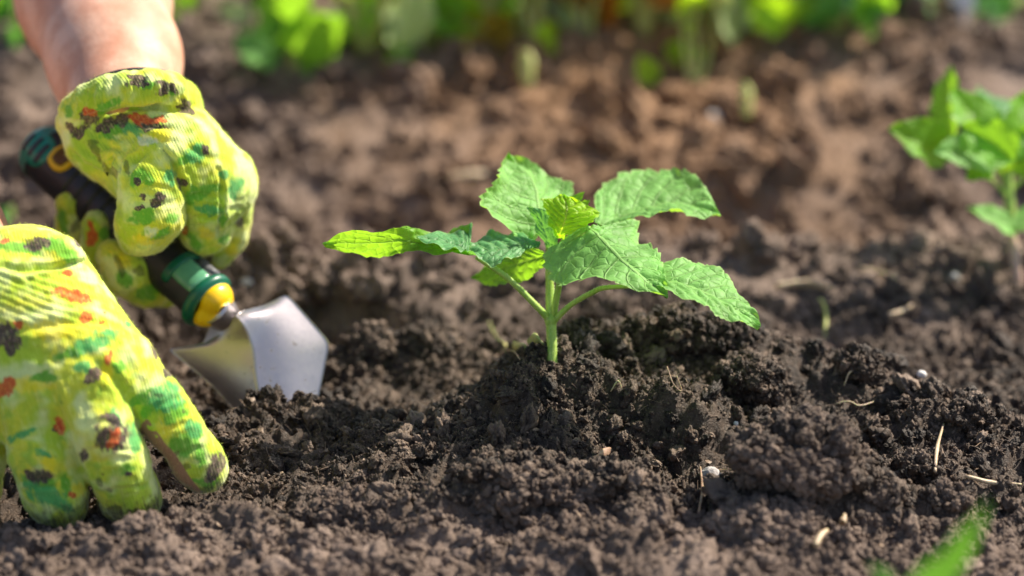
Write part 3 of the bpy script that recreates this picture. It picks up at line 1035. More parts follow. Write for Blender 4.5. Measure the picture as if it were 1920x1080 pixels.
# soft folds across the back
V = V + N * (0.0005 * np.sin((py - 0.25 * px) / 38.0 + 1.5 * perlin(V * 40)) * sstep(600, 650, py) * sstep(760, 700, py))[:, None]
B_spots = [
    (66, 459, 20, 13, 10, 'print_plum'), (30, 462, 30, 12, 0, 'print_green'), (110, 462, 36, 16, -20, 'print_green'), (132, 480, 26, 16, -40, 'print_green'), (110, 472, 16, 8, 0, 'print_yellow'),
    (147, 458, 8, 10, 0, 'print_plum'), (8, 452, 10, 6, 0, 'print_red'),
    (128, 513, 11, 6, -15, 'print_red'), (137, 556, 26, 13, -20, 'print_red'), (162, 596, 12, 9, 0, 'print_red'), (190, 607, 6, 5, 0, 'print_red'), (195, 585, 4, 4, 0, 'print_red'),
    (12, 628, 24, 22, 0, 'print_plum'), (36, 607, 8, 7, 30, 'print_red'), (176, 645, 44, 15, 25, 'print_teal'), (135, 660, 40, 10, 25, 'print_green'), (155, 686, 14, 13, 0, 'print_teal'),
    (241, 607, 9, 6, 0, 'print_teal'), (176, 702, 13, 15, -20, 'print_plum'), (206, 670, 5, 16, -15, 'print_red'), (224, 688, 12, 10, 0, 'print_green'), (88, 708, 22, 10, 0, 'print_green'),
    (10, 728, 18, 15, 20, 'print_red'), (110, 800, 11, 14, -10, 'print_red'), (106, 804, 8, 10, 0, 'print_plum'),
    (291, 660, 7, 16, 15, 'print_plum'), (311, 696, 8, 12, 15, 'print_plum'), (200, 780, 8, 8, 0, 'print_plum'),
    (214, 822, 29, 27, -25, 'print_plum'), (216, 820, 11, 15, 10, 'print_red'), (217, 827, 5, 6, 0, 'print_yellow'), (216, 782, 18, 16, 10, 'print_teal'), (250, 815, 14, 22, 20, 'print_teal'),
    (240, 880, 18, 12, 20, 'print_green'), (242, 890, 7, 5, 0, 'print_plum'), (158, 855, 10, 12, 0, 'print_plum'), (205, 920, 7, 6, 0, 'print_soil_shade'),
    (290, 942, 20, 12, 25, 'print_soil_shade'), (212, 955, 20, 10, -10, 'print_soil_shade'), (255, 958, 14, 8, 0, 'print_soil_shade'), (185, 905, 8, 12, 0, 'print_soil_shade'),
    (40, 818, 24, 8, 15, 'print_teal'), (75, 892, 18, 16, -20, 'print_plum'), (90, 930, 46, 22, -20, 'print_teal'), (70, 900, 26, 20, -10, 'print_green'), (80, 850, 14, 6, -20, 'print_teal'), (125, 910, 8, 22, 10, 'print_green'), (92, 870, 16, 24, 20, 'print_yellow'),
    (135, 930, 8, 6, 0, 'print_red'), (145, 920, 24, 18, 0, 'print_yellow'),
    (312, 745, 36, 22, -30, 'print_teal'), (286, 762, 20, 18, 0, 'print_green'), (330, 770, 26, 20, 0, 'print_green'), (310, 800, 22, 28, -10, 'print_yellow'), (350, 830, 28, 36, -30, 'print_green'), (362, 800, 22, 16, 0, 'print_teal'), (300, 742, 10, 6, 0, 'print_soil_shade'),
    (405, 872, 15, 22, -10, 'print_plum'), (418, 862, 12, 14, 0, 'print_plum'), (390, 905, 22, 14, 0, 'print_green'), (385, 918, 20, 10, 0, 'print_soil_shade'), (412, 910, 12, 12, 0, 'print_soil_shade'), (372, 850, 10, 24, 20, 'print_green'), (350, 875, 8, 8, 0, 'print_soil_shade'), (330, 850, 8, 6, 0, 'print_soil_shade'), (345, 770, 5, 6, 0, 'print_soil_shade'),
    (262, 745, 24, 10, 30, 'print_green'), (200, 700, 16, 30, 0, 'print_yellow'), (100, 620, 60, 26, 0, 'print_yellow'), (60, 720, 60, 20, 0, 'print_yellow'),
]


def palmB(V, N):
    c0, d0 = axis_side(V, B_index, (-0.85, -0.50, -0.15))
    d0 = d0 < 0.0125
    pyv = 540 - V[:, 1] / V[:, 2] * FPX
    a = np.where(d0 & (pyv > 752), sstep(0.42, 0.70, c0), 0)
    return np.maximum(a, sstep(0.55, 0.8, N[:, 2]) * 0.9)


B_creases = [
    ([(242, 770), (232, 735), (205, 700), (160, 660)], 9, 1.3), ([(128, 822), (118, 785), (98, 740), (70, 690)], 9, 1.3), ([(8, 850), (2, 800), (-10, 740)], 8, 1.3),
    ([(128, 818), (140, 850), (160, 895), (186, 955)], 4, 1.6), ([(282, 775), (310, 752), (345, 740)], 5, 0.6), ([(300, 812), (335, 800), (372, 790)], 4, 0.6), ([(330, 850), (365, 842), (396, 832)], 4, 0.6), ([(345, 872), (378, 862), (408, 852)], 4, 0.45),
    ([(150, 800), (185, 792), (235, 800)], 5, 0.6), ([(158, 850), (205, 842), (258, 846)], 4, 0.7), ([(165, 868), (215, 862), (268, 864)], 4, 0.5), ([(185, 925), (230, 915), (285, 912)], 4, 0.5),
    ([(25, 850), (75, 840), (125, 848)], 5, 0.6), ([(35, 905), (90, 895), (145, 900)], 4, 0.6), ([(40, 922), (95, 914), (150, 918)], 4, 0.4),
    ([(0, 620), (70, 612), (150, 605), (225, 612)], 8, 0.9), ([(168, 492), (150, 492), (100, 500), (40, 505), (0, 500)], 5, 2.0), ([(232, 620), (255, 650), (272, 690)], 7, 0.7), ([(40, 660), (100, 672), (160, 668)], 9, 0.6),
]
gz0 = lambda V: to_world(V)[:, 2]
gloveB, VB, NB = finish_glove('glove', V, Q, B_spots, 9, (1.0, 0.30, 0.15), 'lime flower-print glove pressing its fingers into the soil', palm=palmB, creases=B_creases,
                              grime=lambda V, N: sstep(-0.012, -0.044, gz0(V)) * 0.75)
P, org = grid_for([B_arm], 0.0022)
Va, Qa = surface_nets(chain(P, B_arm, 0.02), org, 0.0022)
del P
Va = smooth_mesh(Va, Qa, 4)
tag(mesh_obj('arm', to_world(Va), Qa, M_SKIN, person), 'second bare forearm, mostly out of frame')

# ------------------------------------------------------------------ trowel
def plain(name, col, rough=0.5, metal=0.0, spec=0.5, nscale=300, namp=0.12, bump=0.15, bdist=0.0004, coat=0.0):
    T = NT(name)
    pos = T.n('ShaderNodeNewGeometry').outputs['Position']
    n1 = T.noise(pos, nscale, 4, 0.6)
    c = T.mix(n1, tuple(k * (1 - namp) for k in col), tuple(min(1, k * (1 + namp)) for k in col))
    b = T.bump(T.noise(pos, nscale * 4, 3, 0.6), bump, bdist)
    r = T.math('ADD', rough - 0.08, T.math('MULTIPLY', T.noise(pos, nscale * 0.4, 3), 0.16))
    return T.done(T.principled(Base_Color=c, Roughness=r, Metallic=metal, Specular_IOR_Level=spec, Normal=b, Coat_Weight=coat))


M_RUBBER = plain('black_rubber', (0.019, 0.019, 0.022), 0.5, bump=0.3)
M_GREEN = plain('green_plastic_for_shade', (0.008, 0.20, 0.125), 0.34)  # cap green, lightened in its colour to offset the shade over it
M_GREEN2 = plain('green_plastic_for_sun', (0.004, 0.105, 0.058), 0.34)  # same green, darkened in its colour for the sunlit collar and rim
M_LGREEN = plain('pale_green_plastic', (0.10, 0.30, 0.17), 0.22, coat=0.3)
M_YELLOW = plain('yellow_plastic', (0.82, 0.50, 0.004), 0.33)
M_GREY = plain('grey_rubber', (0.075, 0.075, 0.085), 0.5)
M_HOLE = plain('hollow_plastic', (0.13, 0.055, 0.004), 0.5)


def steel_material():
    T = NT('brushed_steel')
    pos = T.n('ShaderNodeNewGeometry').outputs['Position']
    n = T.noise(pos, 90, 4, 0.6)
    n2 = T.noise(pos, 700, 3, 0.6)
    c = T.mix(n, (0.43, 0.39, 0.40), (0.52, 0.475, 0.49))
    dirt = T.ss(T.noise(pos, 330, 4, 0.7), 0.63, 0.69)
    low = T.ss(T.math('ADD', T.attr('dirty'), T.math('MULTIPLY', T.math('SUBTRACT', n2, 0.5), 0.9)), 0.55, 0.85)
    d = T.math('MAXIMUM', T.math('MULTIPLY', dirt, 0.75), low)
    c = T.mix(d, c, (0.05, 0.037, 0.03))
    r = T.math('ADD', 0.36, T.math('ADD', T.math('MULTIPLY', n2, 0.14), T.math('MULTIPLY', d, 0.5)))
    m = T.math('SUBTRACT', 1.0, d)
    b = T.bump(n2, 0.12, 0.0002)
    return T.done(T.principled(Base_Color=c, Metallic=m, Roughness=r, Normal=b))


M_STEEL = steel_material()
so.data.materials.append(M_RUBBER)

trowel = empty('trowel', W(490, 745, 1.285))
tag(trowel, 'small steel hand trowel with black, green and yellow handle, dug into the soil', 'trowel')
T0, T1 = cs(58, 262, 1.345), cs(398, 573, 1.288)
tax = (T1 - T0); TL = np.linalg.norm(tax); tax /= TL
tsd = np.cross(tax, [0, 0, -1.0]); tsd /= np.linalg.norm(tsd)        # across, in the picture towards lower left / upper right
if tsd[1] < 0: tsd = -tsd
tfr = np.cross(tsd, tax); tfr = tfr if tfr[2] < 0 else -tfr          # towards the viewer


def th(s, a, r):
    """point on the handle: s along 0..1, a angle (0 = upper right side, 90 = viewer), r radius in m"""
    return T0 + tax * TL * s + (math.cos(a) * tsd + math.sin(a) * tfr) * r


def lathe(ss, rs, n=48, a0=0.0, a1=2 * math.pi, oval=0.9, ridges=None, lift=0.0):
    closed = abs(a1 - a0 - 2 * math.pi) < 1e-6
    an = np.linspace(a0, a1, n, endpoint=not closed)
    V = []
    for s, r in zip(ss, rs):
        for a in an:
            rr = r + lift
            if ridges: rr += ridges(s, a)
            V.append(T0 + tax * TL * s + math.cos(a) * tsd * rr + math.sin(a) * tfr * rr * oval)
    V = np.array(V)
    F = []
    for i in range(len(ss) - 1):
        for j in range(n if closed else n - 1):
            F.append((i * n + j, i * n + (j + 1) % n, (i + 1) * n + (j + 1) % n, (i + 1) * n + j))
    if closed:
        F.append(tuple(range(n))); F.append(tuple(range(len(V) - 1, len(V) - 1 - n, -1)))
    return to_world(V), F


def prof(s):
    xs = [0.0, 0.02, 0.05, 0.10, 0.2, 0.35, 0.5, 0.65, 0.8, 0.9, 0.97, 1.0]
    rs = [0.0030, 0.0088, 0.0120, 0.0138, 0.0140, 0.0134, 0.0132, 0.0128, 0.0118, 0.0112, 0.0118, 0.0118]
    return np.interp(s, xs, rs)


def grip_ridges(s, a):
    v = 0.0
    if 0.27 < s < 0.62:
        k = (s - 0.27) / 0.058
        v = -0.0018 * max(0, 1 - abs((k % 1) - 0.5) / 0.17) * max(0, math.sin(a)) ** 0.5 if math.sin(a) > 0 else 0
    return v


def shared(o, v=0.0):
    fattr(o, 'dirty', np.full(len(o.data.vertices), v))
    return o


ss = np.linspace(0.075, 0.965, 220)
handle = mesh_obj('handle', *lathe(ss, prof(ss), 56, ridges=grip_ridges), M_RUBBER, trowel)
tag(handle, 'black rubber grip with moulded ribs')
ss = np.concatenate([[0.0, 0.006, 0.015], np.linspace(0.03, 0.135, 14)])


def cap_edge(s, a):
    return 0.0004
capo = mesh_obj('end_cap', *lathe(ss[:-5], prof(ss[:-5]), 56, lift=0.0005), M_GREEN, trowel)
tag(capo, 'dark green plastic end cap with slots')


def patch(name, s0, s1, a0, a1, lift, mat, parent, rnd=0.35, n=26, m=22, dish=0.0):
    """rounded raised shield on the handle surface (closed solid)"""
    V = []
    us, vs = np.linspace(-1, 1, n), np.linspace(-1, 1, m)
    for top in (1, 0):
        for u in us:
            for v in vs:
                # squircle
                k = 1.0
                uu = u * math.sqrt(max(0, 1 - rnd * v * v / 1.0 * 0.5)); vv = v * math.sqrt(max(0, 1 - rnd * u * u * 0.5))
                e = max(abs(u), abs(v))
                l = lift * (1 - e ** 6) - dish * max(0, 1 - e * e * 1.8) if top else -0.002
                s = (s0 + s1) / 2 + (s1 - s0) / 2 * uu; a = (a0 + a1) / 2 + (a1 - a0) / 2 * vv
                r = prof(s) + l
                V.append(T0 + tax * TL * s + math.cos(a) * tsd * r + math.sin(a) * tfr * r * 0.9)
    F = []
    o2 = n * m
    for i in range(n - 1):
        for j in range(m - 1):
            q = (i * m + j, i * m + j + 1, (i + 1) * m + j + 1, (i + 1) * m + j)
            F.append(q); F.append(tuple(o2 + k for k in q[::-1]))
    rim = [i * m for i in range(n)] + [(n - 1) * m + j for j in range(1, m)] + [i * m + m - 1 for i in range(n - 2, -1, -1)] + [j for j in range(m - 2, 0, -1)]
    for a, b in zip(rim, rim[1:] + rim[:1]):
        F.append((a, b, o2 + b, o2 + a))
    return mesh_obj(name, to_world(np.array(V)), F, mat, parent)


R_ = math.radians
patch('cap_shield', 0.02, 0.17, R_(50), R_(128), 0.0011, M_GREEN, capo, 0.9)
for k, (s, a) in enumerate([(0.056, 92), (0.098, 89), (0.137, 91)]):
    patch('slot', s - 0.013, s + 0.013, R_(a - 26), R_(a + 26), 0.0019, M_RUBBER, capo, 0.9, dish=0.0006)
hole = patch('hang_loop', 0.160, 0.262, R_(40), R_(100), 0.0026, M_YELLOW, trowel, 0.9, dish=0.003)
tag(hole, 'yellow rimmed hanging hole')
patch('hollow', 0.176, 0.246, R_(44), R_(90), 0.0030, M_HOLE, hole, 0.9, dish=0.0022)
# collar end
band = patch('grip_insert', 0.835, 0.948, R_(30), R_(100), 0.0010, M_LGREEN, trowel, 0.3)
tag(band, 'glossy pale green plastic window near the collar')
patch('insert_rim', 0.812, 0.850, R_(-30), R_(122), 0.0018, M_GREEN2, band, 0.3)
gpan = patch('thumb_rest', 0.845, 0.948, R_(-40), R_(28), 0.0022, M_GREY, trowel, 0.9)
ss = np.array([0.945, 0.95, 0.96, 0.975, 0.985, 0.99])
mesh_obj('collar', *lathe(ss, [0.0105, 0.0128, 0.0140, 0.0140, 0.0130, 0.010], 56), M_GREEN2, trowel)
ss = np.array([0.985, 0.993, 1.01, 1.03, 1.043, 1.048])
mesh_obj('ferrule', *lathe(ss, [0.0110, 0.0118, 0.0112, 0.0095, 0.0072, 0.005], 48, ridges=lambda s, a: -0.0040 * max(0, math.cos(a - R_(125))) ** 5), M_YELLOW, trowel)

# blade: a pressed, ridged scoop; rows from neck to tip, columns from the left edge over the spine to the right edge
rows = [
    #  left edge           left flank           spine               right flank         right edge
    [(394, 610, 1.300), (418, 602, 1.292), (442, 592, 1.287), (450, 586, 1.289), (457, 582, 1.293)],
    [(378, 650, 1.305), (420, 626, 1.293), (456, 604, 1.284), (474, 588, 1.288), (494, 573, 1.297)],
    [(314, 654, 1.301), (398, 646, 1.294), (470, 636, 1.288), (506, 594, 1.292), (539, 551, 1.299)],
    [(348, 682, 1.300), (412, 671, 1.293), (478, 662, 1.286), (526, 626, 1.290), (579, 596, 1.297)],
    [(392, 718, 1.299), (432, 708, 1.291), (476, 700, 1.283), (542, 668, 1.287), (619, 641, 1.294)],
    [(432, 760, 1.297), (460, 751, 1.288), (484, 744, 1.280), (546, 722, 1.284), (607, 700, 1.290)],
    [(458, 800, 1.294), (480, 795, 1.285), (500, 790, 1.278), (546, 780, 1.280), (592, 770, 1.286)],
    [(500, 845, 1.288), (512, 845, 1.281), (525, 845, 1.275), (545, 840, 1.278), (560, 834, 1.282)],
]
RW = np.array([[cs(*p) for p in r] for r in rows])
nu, nv = 60, 48
def lin_s(p, n, it):
    u = np.linspace(0, len(p) - 1, n)
    q = np.stack([np.interp(u, np.arange(len(p)), p[:, k]) for k in range(3)], 1)
    for _ in range(it):
        q[1:-1] = 0.5 * q[1:-1] + 0.25 * (q[:-2] + q[2:])
    return q


g1 = np.stack([lin_s(RW[:, j], nu, 2 if j in (0, 4) else 40) for j in range(5)], 1)
g2 = np.stack([np.vstack([spline(g1[i, :3], nv // 2), spline(g1[i, 2:], nv // 2)[1:]]) for i in range(nu)], 0)
nv = g2.shape[1]
fl = g2.reshape(-1, 3)
idg = np.arange(nu * nv).reshape(nu, nv)
fq = np.stack([idg[:-1, :-1], idg[:-1, 1:], idg[1:, 1:], idg[1:, :-1]], -1).reshape(-1, 4)
nn = vnormals(fl, fq)
if nn[:, 2].mean() > 0: nn = -nn
bv = np.vstack([fl, fl - nn * 0.0013])
off = nu * nv
bf = [tuple(q) for q in fq] + [tuple(off + k for k in q[::-1]) for q in fq]
rim = list(idg[0]) + list(idg[1:, -1]) + list(idg[-1, ::-1][1:]) + list(idg[::-1, 0][1:-1])
for a, b in zip(rim, rim[1:] + rim[:1]):
    bf.append((a, b, off + b, off + a))
blade = mesh_obj('blade', to_world(bv), bf, M_STEEL, trowel)
uu = np.repeat(np.linspace(0, 1, nu), nv)
fattr(blade, 'dirty', np.tile(sstep(0.45, 1.0, uu) * 0.75, 2))
tag(blade, 'pressed steel blade, bright on one flank and dusty with soil')
V, F = tube([W(398, 573, 1.288), W(416, 589, 1.294), W(430, 600, 1.298), W(440, 610, 1.301)], [0.0088, 0.0080, 0.0062, 0.003], 20, 20)
shared(mesh_obj('neck', V, F, M_STEEL, trowel), 0.1)

# ------------------------------------------------------------------ leaves
def leaf_material(name, top, trans, tw=0.42, rough=0.42, vein=(0.42, 0.58, 0.26), under=None):
    T = NT(name)
    uv = T.n('ShaderNodeUVMap').outputs[0]
    sp = T.n('ShaderNodeSeparateXYZ'); T.set(sp.inputs[0], uv)
    s, t = sp.outputs[0], sp.outputs[1]
    at = T.math('ABSOLUTE', T.math('SUBTRACT', T.math('MULTIPLY', t, 2.0), 1.0))
    pos = T.n('ShaderNodeNewGeometry').outputs['Position']
    n1 = T.noise(pos, 90, 4, 0.6); n2 = T.noise(pos, 600, 3, 0.6)
    # side veins slant towards the tip
    k = T.math('SUBTRACT', T.math('MULTIPLY', s, 7.0), T.math('MULTIPLY', at, 1.9))
    k = T.math('ADD', k, T.math('MULTIPLY', T.math('SUBTRACT', n1, 0.5), 0.22))
    fr = T.math('ABSOLUTE', T.math('SUBTRACT', T.math('FRACT', k), 0.5))
    sv = T.math('MULTIPLY', T.ss(fr, 0.43, 0.5), T.ss(at, 1.0, 0.75))
    mr = T.ss(at, 0.045, 0.012)
    vo = T.n('ShaderNodeTexVoronoi', feature='DISTANCE_TO_EDGE')
    T.set(vo.inputs['Vector'], pos); vo.inputs['Scale'].default_value = 190
    net = T.ss(vo.outputs['Distance'], 0.10, 0.02)
    v = T.math('MAXIMUM', T.math('MAXIMUM', T.math('MULTIPLY', sv, 0.8), mr), T.math('MULTIPLY', net, 0.10))
    c = T.mix(T.ss(n1, 0.3, 0.72), tuple(k_ * 0.78 for k_ in top), tuple(min(1, k_ * 1.2) for k_ in top))
    c = T.mix(T.math('MULTIPLY', v, 0.55), c, vein)
    # worn pale spots and a thin yellowish margin
    c = T.mix(T.math('MULTIPLY', T.ss(n2, 0.68, 0.76), 0.35), c, (0.55, 0.62, 0.35))
    c = T.mix(T.math('MULTIPLY', T.ss(at, 0.94, 0.99), 0.5), c, (0.50, 0.60, 0.22))
    tc = T.mix(T.math('MULTIPLY', v, 0.5), trans, tuple(min(1, k_ * 1.5 + 0.1) for k_ in trans))
    pil = T.math('POWER', T.math('MULTIPLY', vo.outputs['Distance'], 2.2, clamp=True), 0.6)
    h = T.math('ADD', T.math('MULTIPLY', v, -0.9), T.math('ADD', T.math('MULTIPLY', pil, 0.5), T.math('MULTIPLY', T.noise(pos, 420, 4, 0.6), 0.5)))
    b = T.bump(h, 0.72, 0.0012)
    pr = T.principled(Base_Color=c, Roughness=T.math('ADD', rough - 0.07, T.math('MULTIPLY', n2, 0.18)), Normal=b, Specular_IOR_Level=0.32)
    tl = T.n('ShaderNodeBsdfTranslucent')
    T.set(tl.inputs[0], tc); T.set(tl.inputs[1], b)
    mx = T.n('ShaderNodeMixShader'); mx.inputs[0].default_value = tw
    T.t.links.new(pr, mx.inputs[1]); T.t.links.new(tl.outputs[0], mx.inputs[2])
    return T.done(mx.outputs[0])


def stalk_material(name, col, col2):
    T = NT(name)
    pos = T.n('ShaderNodeNewGeometry').outputs['Position']
    n1 = T.noise(pos, 160, 4, 0.6); n2 = T.noise(pos, 1500, 3, 0.6)
    mp = T.n('ShaderNodeMapping'); T.set(mp.inputs[0], pos); mp.inputs['Scale'].default_value = (1, 1, 0.08)
    n1 = T.math('ADD', T.math('MULTIPLY', n1, 0.5), T.math('MULTIPLY', T.noise(mp.outputs[0], 900, 3, 0.6), 0.5))
    c = T.mix(T.ss(n1, 0.35, 0.68), col, col2)
    c = T.mix(T.math('MULTIPLY', T.ss(n2, 0.62, 0.72), 0.4), c, (0.6, 0.65, 0.35))
    b = T.bump(T.math('ADD', n1, n2), 0.4, 0.0005)
    return T.done(T.principled(Base_Color=c, Roughness=0.45, Normal=b, Subsurface_Weight=0.25, Subsurface_Scale=0.002, Subsurface_Radius=(0.5, 1, 0.2)))


M_LEAF = leaf_material('leaf_bluegreen', (0.215, 0.49, 0.115), (0.42, 0.76, 0.05), 0.42, 0.50, (0.36, 0.60, 0.20))
M_LEAFD = leaf_material('leaf_deep_green', (0.115, 0.32, 0.105), (0.22, 0.56, 0.05), 0.38)
M_LEAFY = leaf_material('leaf_yellow_green', (0.38, 0.62, 0.03), (0.58, 0.95, 0.02), 0.6, 0.4, (0.66, 0.74, 0.20))
M_LEAFG = leaf_material('leaf_fresh_green', (0.17, 0.43, 0.035), (0.36, 0.68, 0.025), 0.55, 0.42, (0.40, 0.66, 0.12))
M_LEAFP = leaf_material('leaf_pale_sage', (0.44, 0.54, 0.26), (0.60, 0.76, 0.24), 0.45, 0.5)
M_LEAFO = leaf_material('leaf_glow_ochre', (0.44, 0.30, 0.025), (0.72, 0.42, 0.012), 0.5, 0.5, (0.5, 0.4, 0.1))  # ochre tint puts the warm glow into the leaf colour
M_LEAFR = leaf_material('leaf_glow_orange', (0.46, 0.17, 0.025), (0.80, 0.28, 0.012), 0.45, 0.55, (0.4, 0.2, 0.05))  # orange leaf colour painted in for the warm glow over the back row
M_STALK = stalk_material('stalk_green', (0.25, 0.42, 0.055), (0.42, 0.55, 0.12))
M_STALKP = stalk_material('stalk_pinkish', (0.42, 0.27, 0.20), (0.58, 0.40, 0.32))
M_STALKY = stalk_material('stalk_yellowish', (0.42, 0.42, 0.09), (0.55, 0.55, 0.2))


def leaf_mesh(name, mid, L, R, mat, parent, n=64, m=13, teeth=9, tooth=0.10, puff=0.0016, veins=7, bow=0.0, seed=0, curl=0.0, base_z=None):
    """leaf blade lofted left margin - midrib - right margin; rows are (px, py, depth)"""
    to = lambda rows: np.array([cs(*r) for r in rows])
    mi, l, r = spline(to(mid), n), spline(to(L), n), spline(to(R), n)
    return leaf_loft(name, to_world(mi), to_world(l), to_world(r), mat, parent, m, teeth, tooth, puff, veins, bow, seed, curl)


def leaf_loft(name, mi, l, r, mat, parent, m=13, teeth=9, tooth=0.10, puff=0.0011, veins=7, bow=0.0, seed=0, curl=0.0):
    n = len(mi)
    s = np.linspace(0, 1, n)
    rs = np.random.RandomState(seed)
    V, UV = [], []
    ts = np.linspace(0, 1, m)
    jit = rs.uniform(-0.15, 0.15, (2, n))
    for side, edge, sg in ((0, l, -1), (1, r, 1)):
        ph = s * teeth + 0.35 * np.sin(s * 9 + seed + side * 2)
        saw = (ph % 1.0)
        cut = tooth * (0.6 + 0.8 * rs.rand(int(teeth) + 2))[np.minimum(np.floor(ph).astype(int) % (int(teeth) + 2), int(teeth) + 1)] * saw * np.sin(np.pi * np.clip(s, 0.02, 0.98)) ** 0.4
        for t in ts:
            te = t * (1 - cut * sstep(0.55, 1.0, t))
            p = mi + (edge - mi) * te[:, None]
            V.append(p)
            UV.append(np.column_stack([s, np.full(n, 0.5 + sg * t * 0.5)]))
    V = np.array(V)                      # (2m, n, 3)
    UV = np.array(UV)
    grid = np.vstack([V[m - 1:0:-1], V[m:]])     # left edge -> mid -> right edge
    guv = np.vstack([UV[m - 1:0:-1], UV[m:]])
    k = grid.shape[0]
    du = np.gradient(grid, axis=1); dv = np.gradient(grid, axis=0)
    nr = np.cross(du, dv); nr /= np.linalg.norm(nr, axis=2)[..., None] + 1e-12
    nr = np.where(nr[..., 2:3] < 0, -nr, nr)
    mn = nr.mean((0, 1)); nr = np.where((nr @ mn)[..., None] < 0, -nr, nr)
    at = np.abs(guv[..., 1] * 2 - 1); ss_ = guv[..., 0]
    ph = ss_ * veins - at * 1.9
    wid = np.linalg.norm(l - r, axis=1).max()
    sc_ = min(1.0, wid / 0.03)
    h = puff * sc_ * (np.abs(np.sin(np.pi * ph)) ** 0.7 - 0.5) * sstep(0, 0.15, at) * (1 - 0.35 * at)
    h = h - 0.0010 * sc_ * np.exp(-(at / 0.07) ** 2)
    wp = grid
    h = h + 0.0007 * sc_ * fbm(wp * 130 + seed, 3) + 0.0030 * sc_ * perlin(wp * 28 + seed * 3.3) * at
    h = h + bow * 4 * at * (1 - at)
    h = h + 0.0013 * sc_ * sstep(0.6, 1, at) * np.sin(ss_ * 17 + seed * 2 + (guv[..., 1] > 0.5) * 1.7)
    h = h - curl * sstep(0.5, 1, at) ** 2
    grid = grid + nr * h[..., None]
    idg = np.arange(k * n).reshape(k, n)
    F = np.stack([idg[:-1, :-1], idg[:-1, 1:], idg[1:, 1:], idg[1:, :-1]], -1).reshape(-1, 4)
    if (mn[2] > 0) == (np.cross(du, dv).mean((0, 1))[2] > 0):
        F = F[:, ::-1]
    o = mesh_obj(name, grid.reshape(-1, 3), F, mat, parent)
    ul = o.data.uv_layers.new(name='UVMap')
    vi = np.empty(len(o.data.loops), dtype=np.int32)
    o.data.loops.foreach_get('vertex_index', vi)
    ul.data.foreach_set('uv', guv.reshape(-1, 2)[vi].astype(np.float32).ravel())
    return o


def stalk(name, pts, rad, mat, parent, n=12, seg=26):
    """pts rows (px, py, depth), rad in photo px"""
    w = np.array([W(*p) for p in pts])
    z = np.mean([p[2] for p in pts])
    V, F = tube(w, np.array(rad) * z / FPX, n, seg)
    rr = 1 + 0
    return mesh_obj(name, V, F, mat, parent)


# ------------------------------------------------------------------ the seedling in focus
Z0 = 1.250
seedling = empty('seedling', W(1035, 668, Z0))
tag(seedling, 'young seedling with broad toothed leaves on the soil mound in sharp focus', 'seedling')
st = stalk('stem', [(1035, 690, Z0), (1035, 655, Z0), (1033, 600, Z0), (1031, 540, Z0 + .001), (1029, 480, Z0 + .001), (1030, 440, Z0 + .002)], [10.5, 9.5, 9.8, 8, 6.5, 5], M_STALK, seedling, 16, 50)
def hairs(parent, src, m, ln, seed=1):
    """fine hairs on a stem or stalk"""
    rs = np.random.RandomState(seed)
    v = np.empty(len(src.data.vertices) * 3, dtype=np.float32); src.data.vertices.foreach_get('co', v); v = v.reshape(-1, 3)
    n = np.empty(len(v) * 3, dtype=np.float32); src.data.vertices.foreach_get('normal', n); n = n.reshape(-1, 3)
    k = rs.choice(len(v), m)
    b = v[k] + rs.normal(0, 0.0004, (m, 3)) * (1 - np.abs(n[k])) + np.array(parent['_o'])
    d = n[k] + rs.normal(0, 0.35, (m, 3)); d /= np.linalg.norm(d, axis=1)[:, None]
    sd = np.cross(d, rs.normal(size=(m, 3))); sd /= np.linalg.norm(sd, axis=1)[:, None]
    L_ = ln * rs.uniform(0.4, 1.0, (m, 1))
    T3 = np.stack([b - sd * 0.00005, b + sd * 0.00005, b + d * L_], 1).reshape(-1, 3)
    o = mesh_obj('hairs', T3, np.arange(3 * m).reshape(m, 3), M_NAPG, src, smooth=False)
    o['kind'] = 'stuff'


_t = NT('plant_hair')
_d = _t.n('ShaderNodeBsdfTranslucent'); _d.inputs[0].default_value = (0.75, 0.82, 0.55, 1)
M_NAPG = _t.done(_d.outputs[0])
hairs(seedling, st, 1600, 0.0011)
stalk('node', [(1033, 612, Z0), (1033, 600, Z0), (1033, 588, Z0)], [9, 13, 9], M_STALK, st, 16, 12)
hairs(seedling, stalk('petiole', [(1032, 602, Z0), (1005, 573, Z0 - .004), (950, 520, Z0 - .008), (893, 482, Z0 - .010)], [7, 6, 5.5, 4.5], M_STALK, seedling), 700, 0.0009)
hairs(seedling, stalk('petiole', [(1036, 604, Z0), (1070, 572, Z0 - .006), (1110, 549, Z0 - .014), (1140, 539, Z0 - .020), (1235, 536, Z0 - .030)], [6.5, 5, 5, 4.5, 3], M_STALK, seedling), 700, 0.0009)
hairs(seedling, stalk('petiole', [(1037, 596, Z0), (1046, 545, Z0 - .006), (1060, 500, Z0 - .012), (1092, 445, Z0 - .010), (1108, 426, Z0 - .008)], [6.5, 6, 5, 4, 3], M_STALK, seedling), 700, 0.0009)
hairs(seedling, stalk('petiole', [(1031, 520, Z0), (1060, 470, Z0 + .010), (1100, 438, Z0 + .014), (1130, 424, Z0 + .015)], [5, 4, 3.5, 3], M_STALK, seedling), 700, 0.0009)


def lf(mat, mid, L, R, dz=0.0, **kw):
    f = lambda rows: [(a, b, Z0 + dz + c) for a, b, c in rows]
    return leaf_mesh('leaf', f(mid), f(L), f(R), mat, seedling, **kw)


# low leaf behind
lf(M_LEAFG, [(1024, 478, .004), (985, 488, .018), (940, 502, .030), (882, 522, .040)], [(1018, 466, .006), (975, 462, .026), (925, 478, .036), (882, 522, .040)],
   [(1026, 492, .002), (1000, 520, .012), (935, 536, .024), (882, 522, .040)], seed=4, tooth=.12)
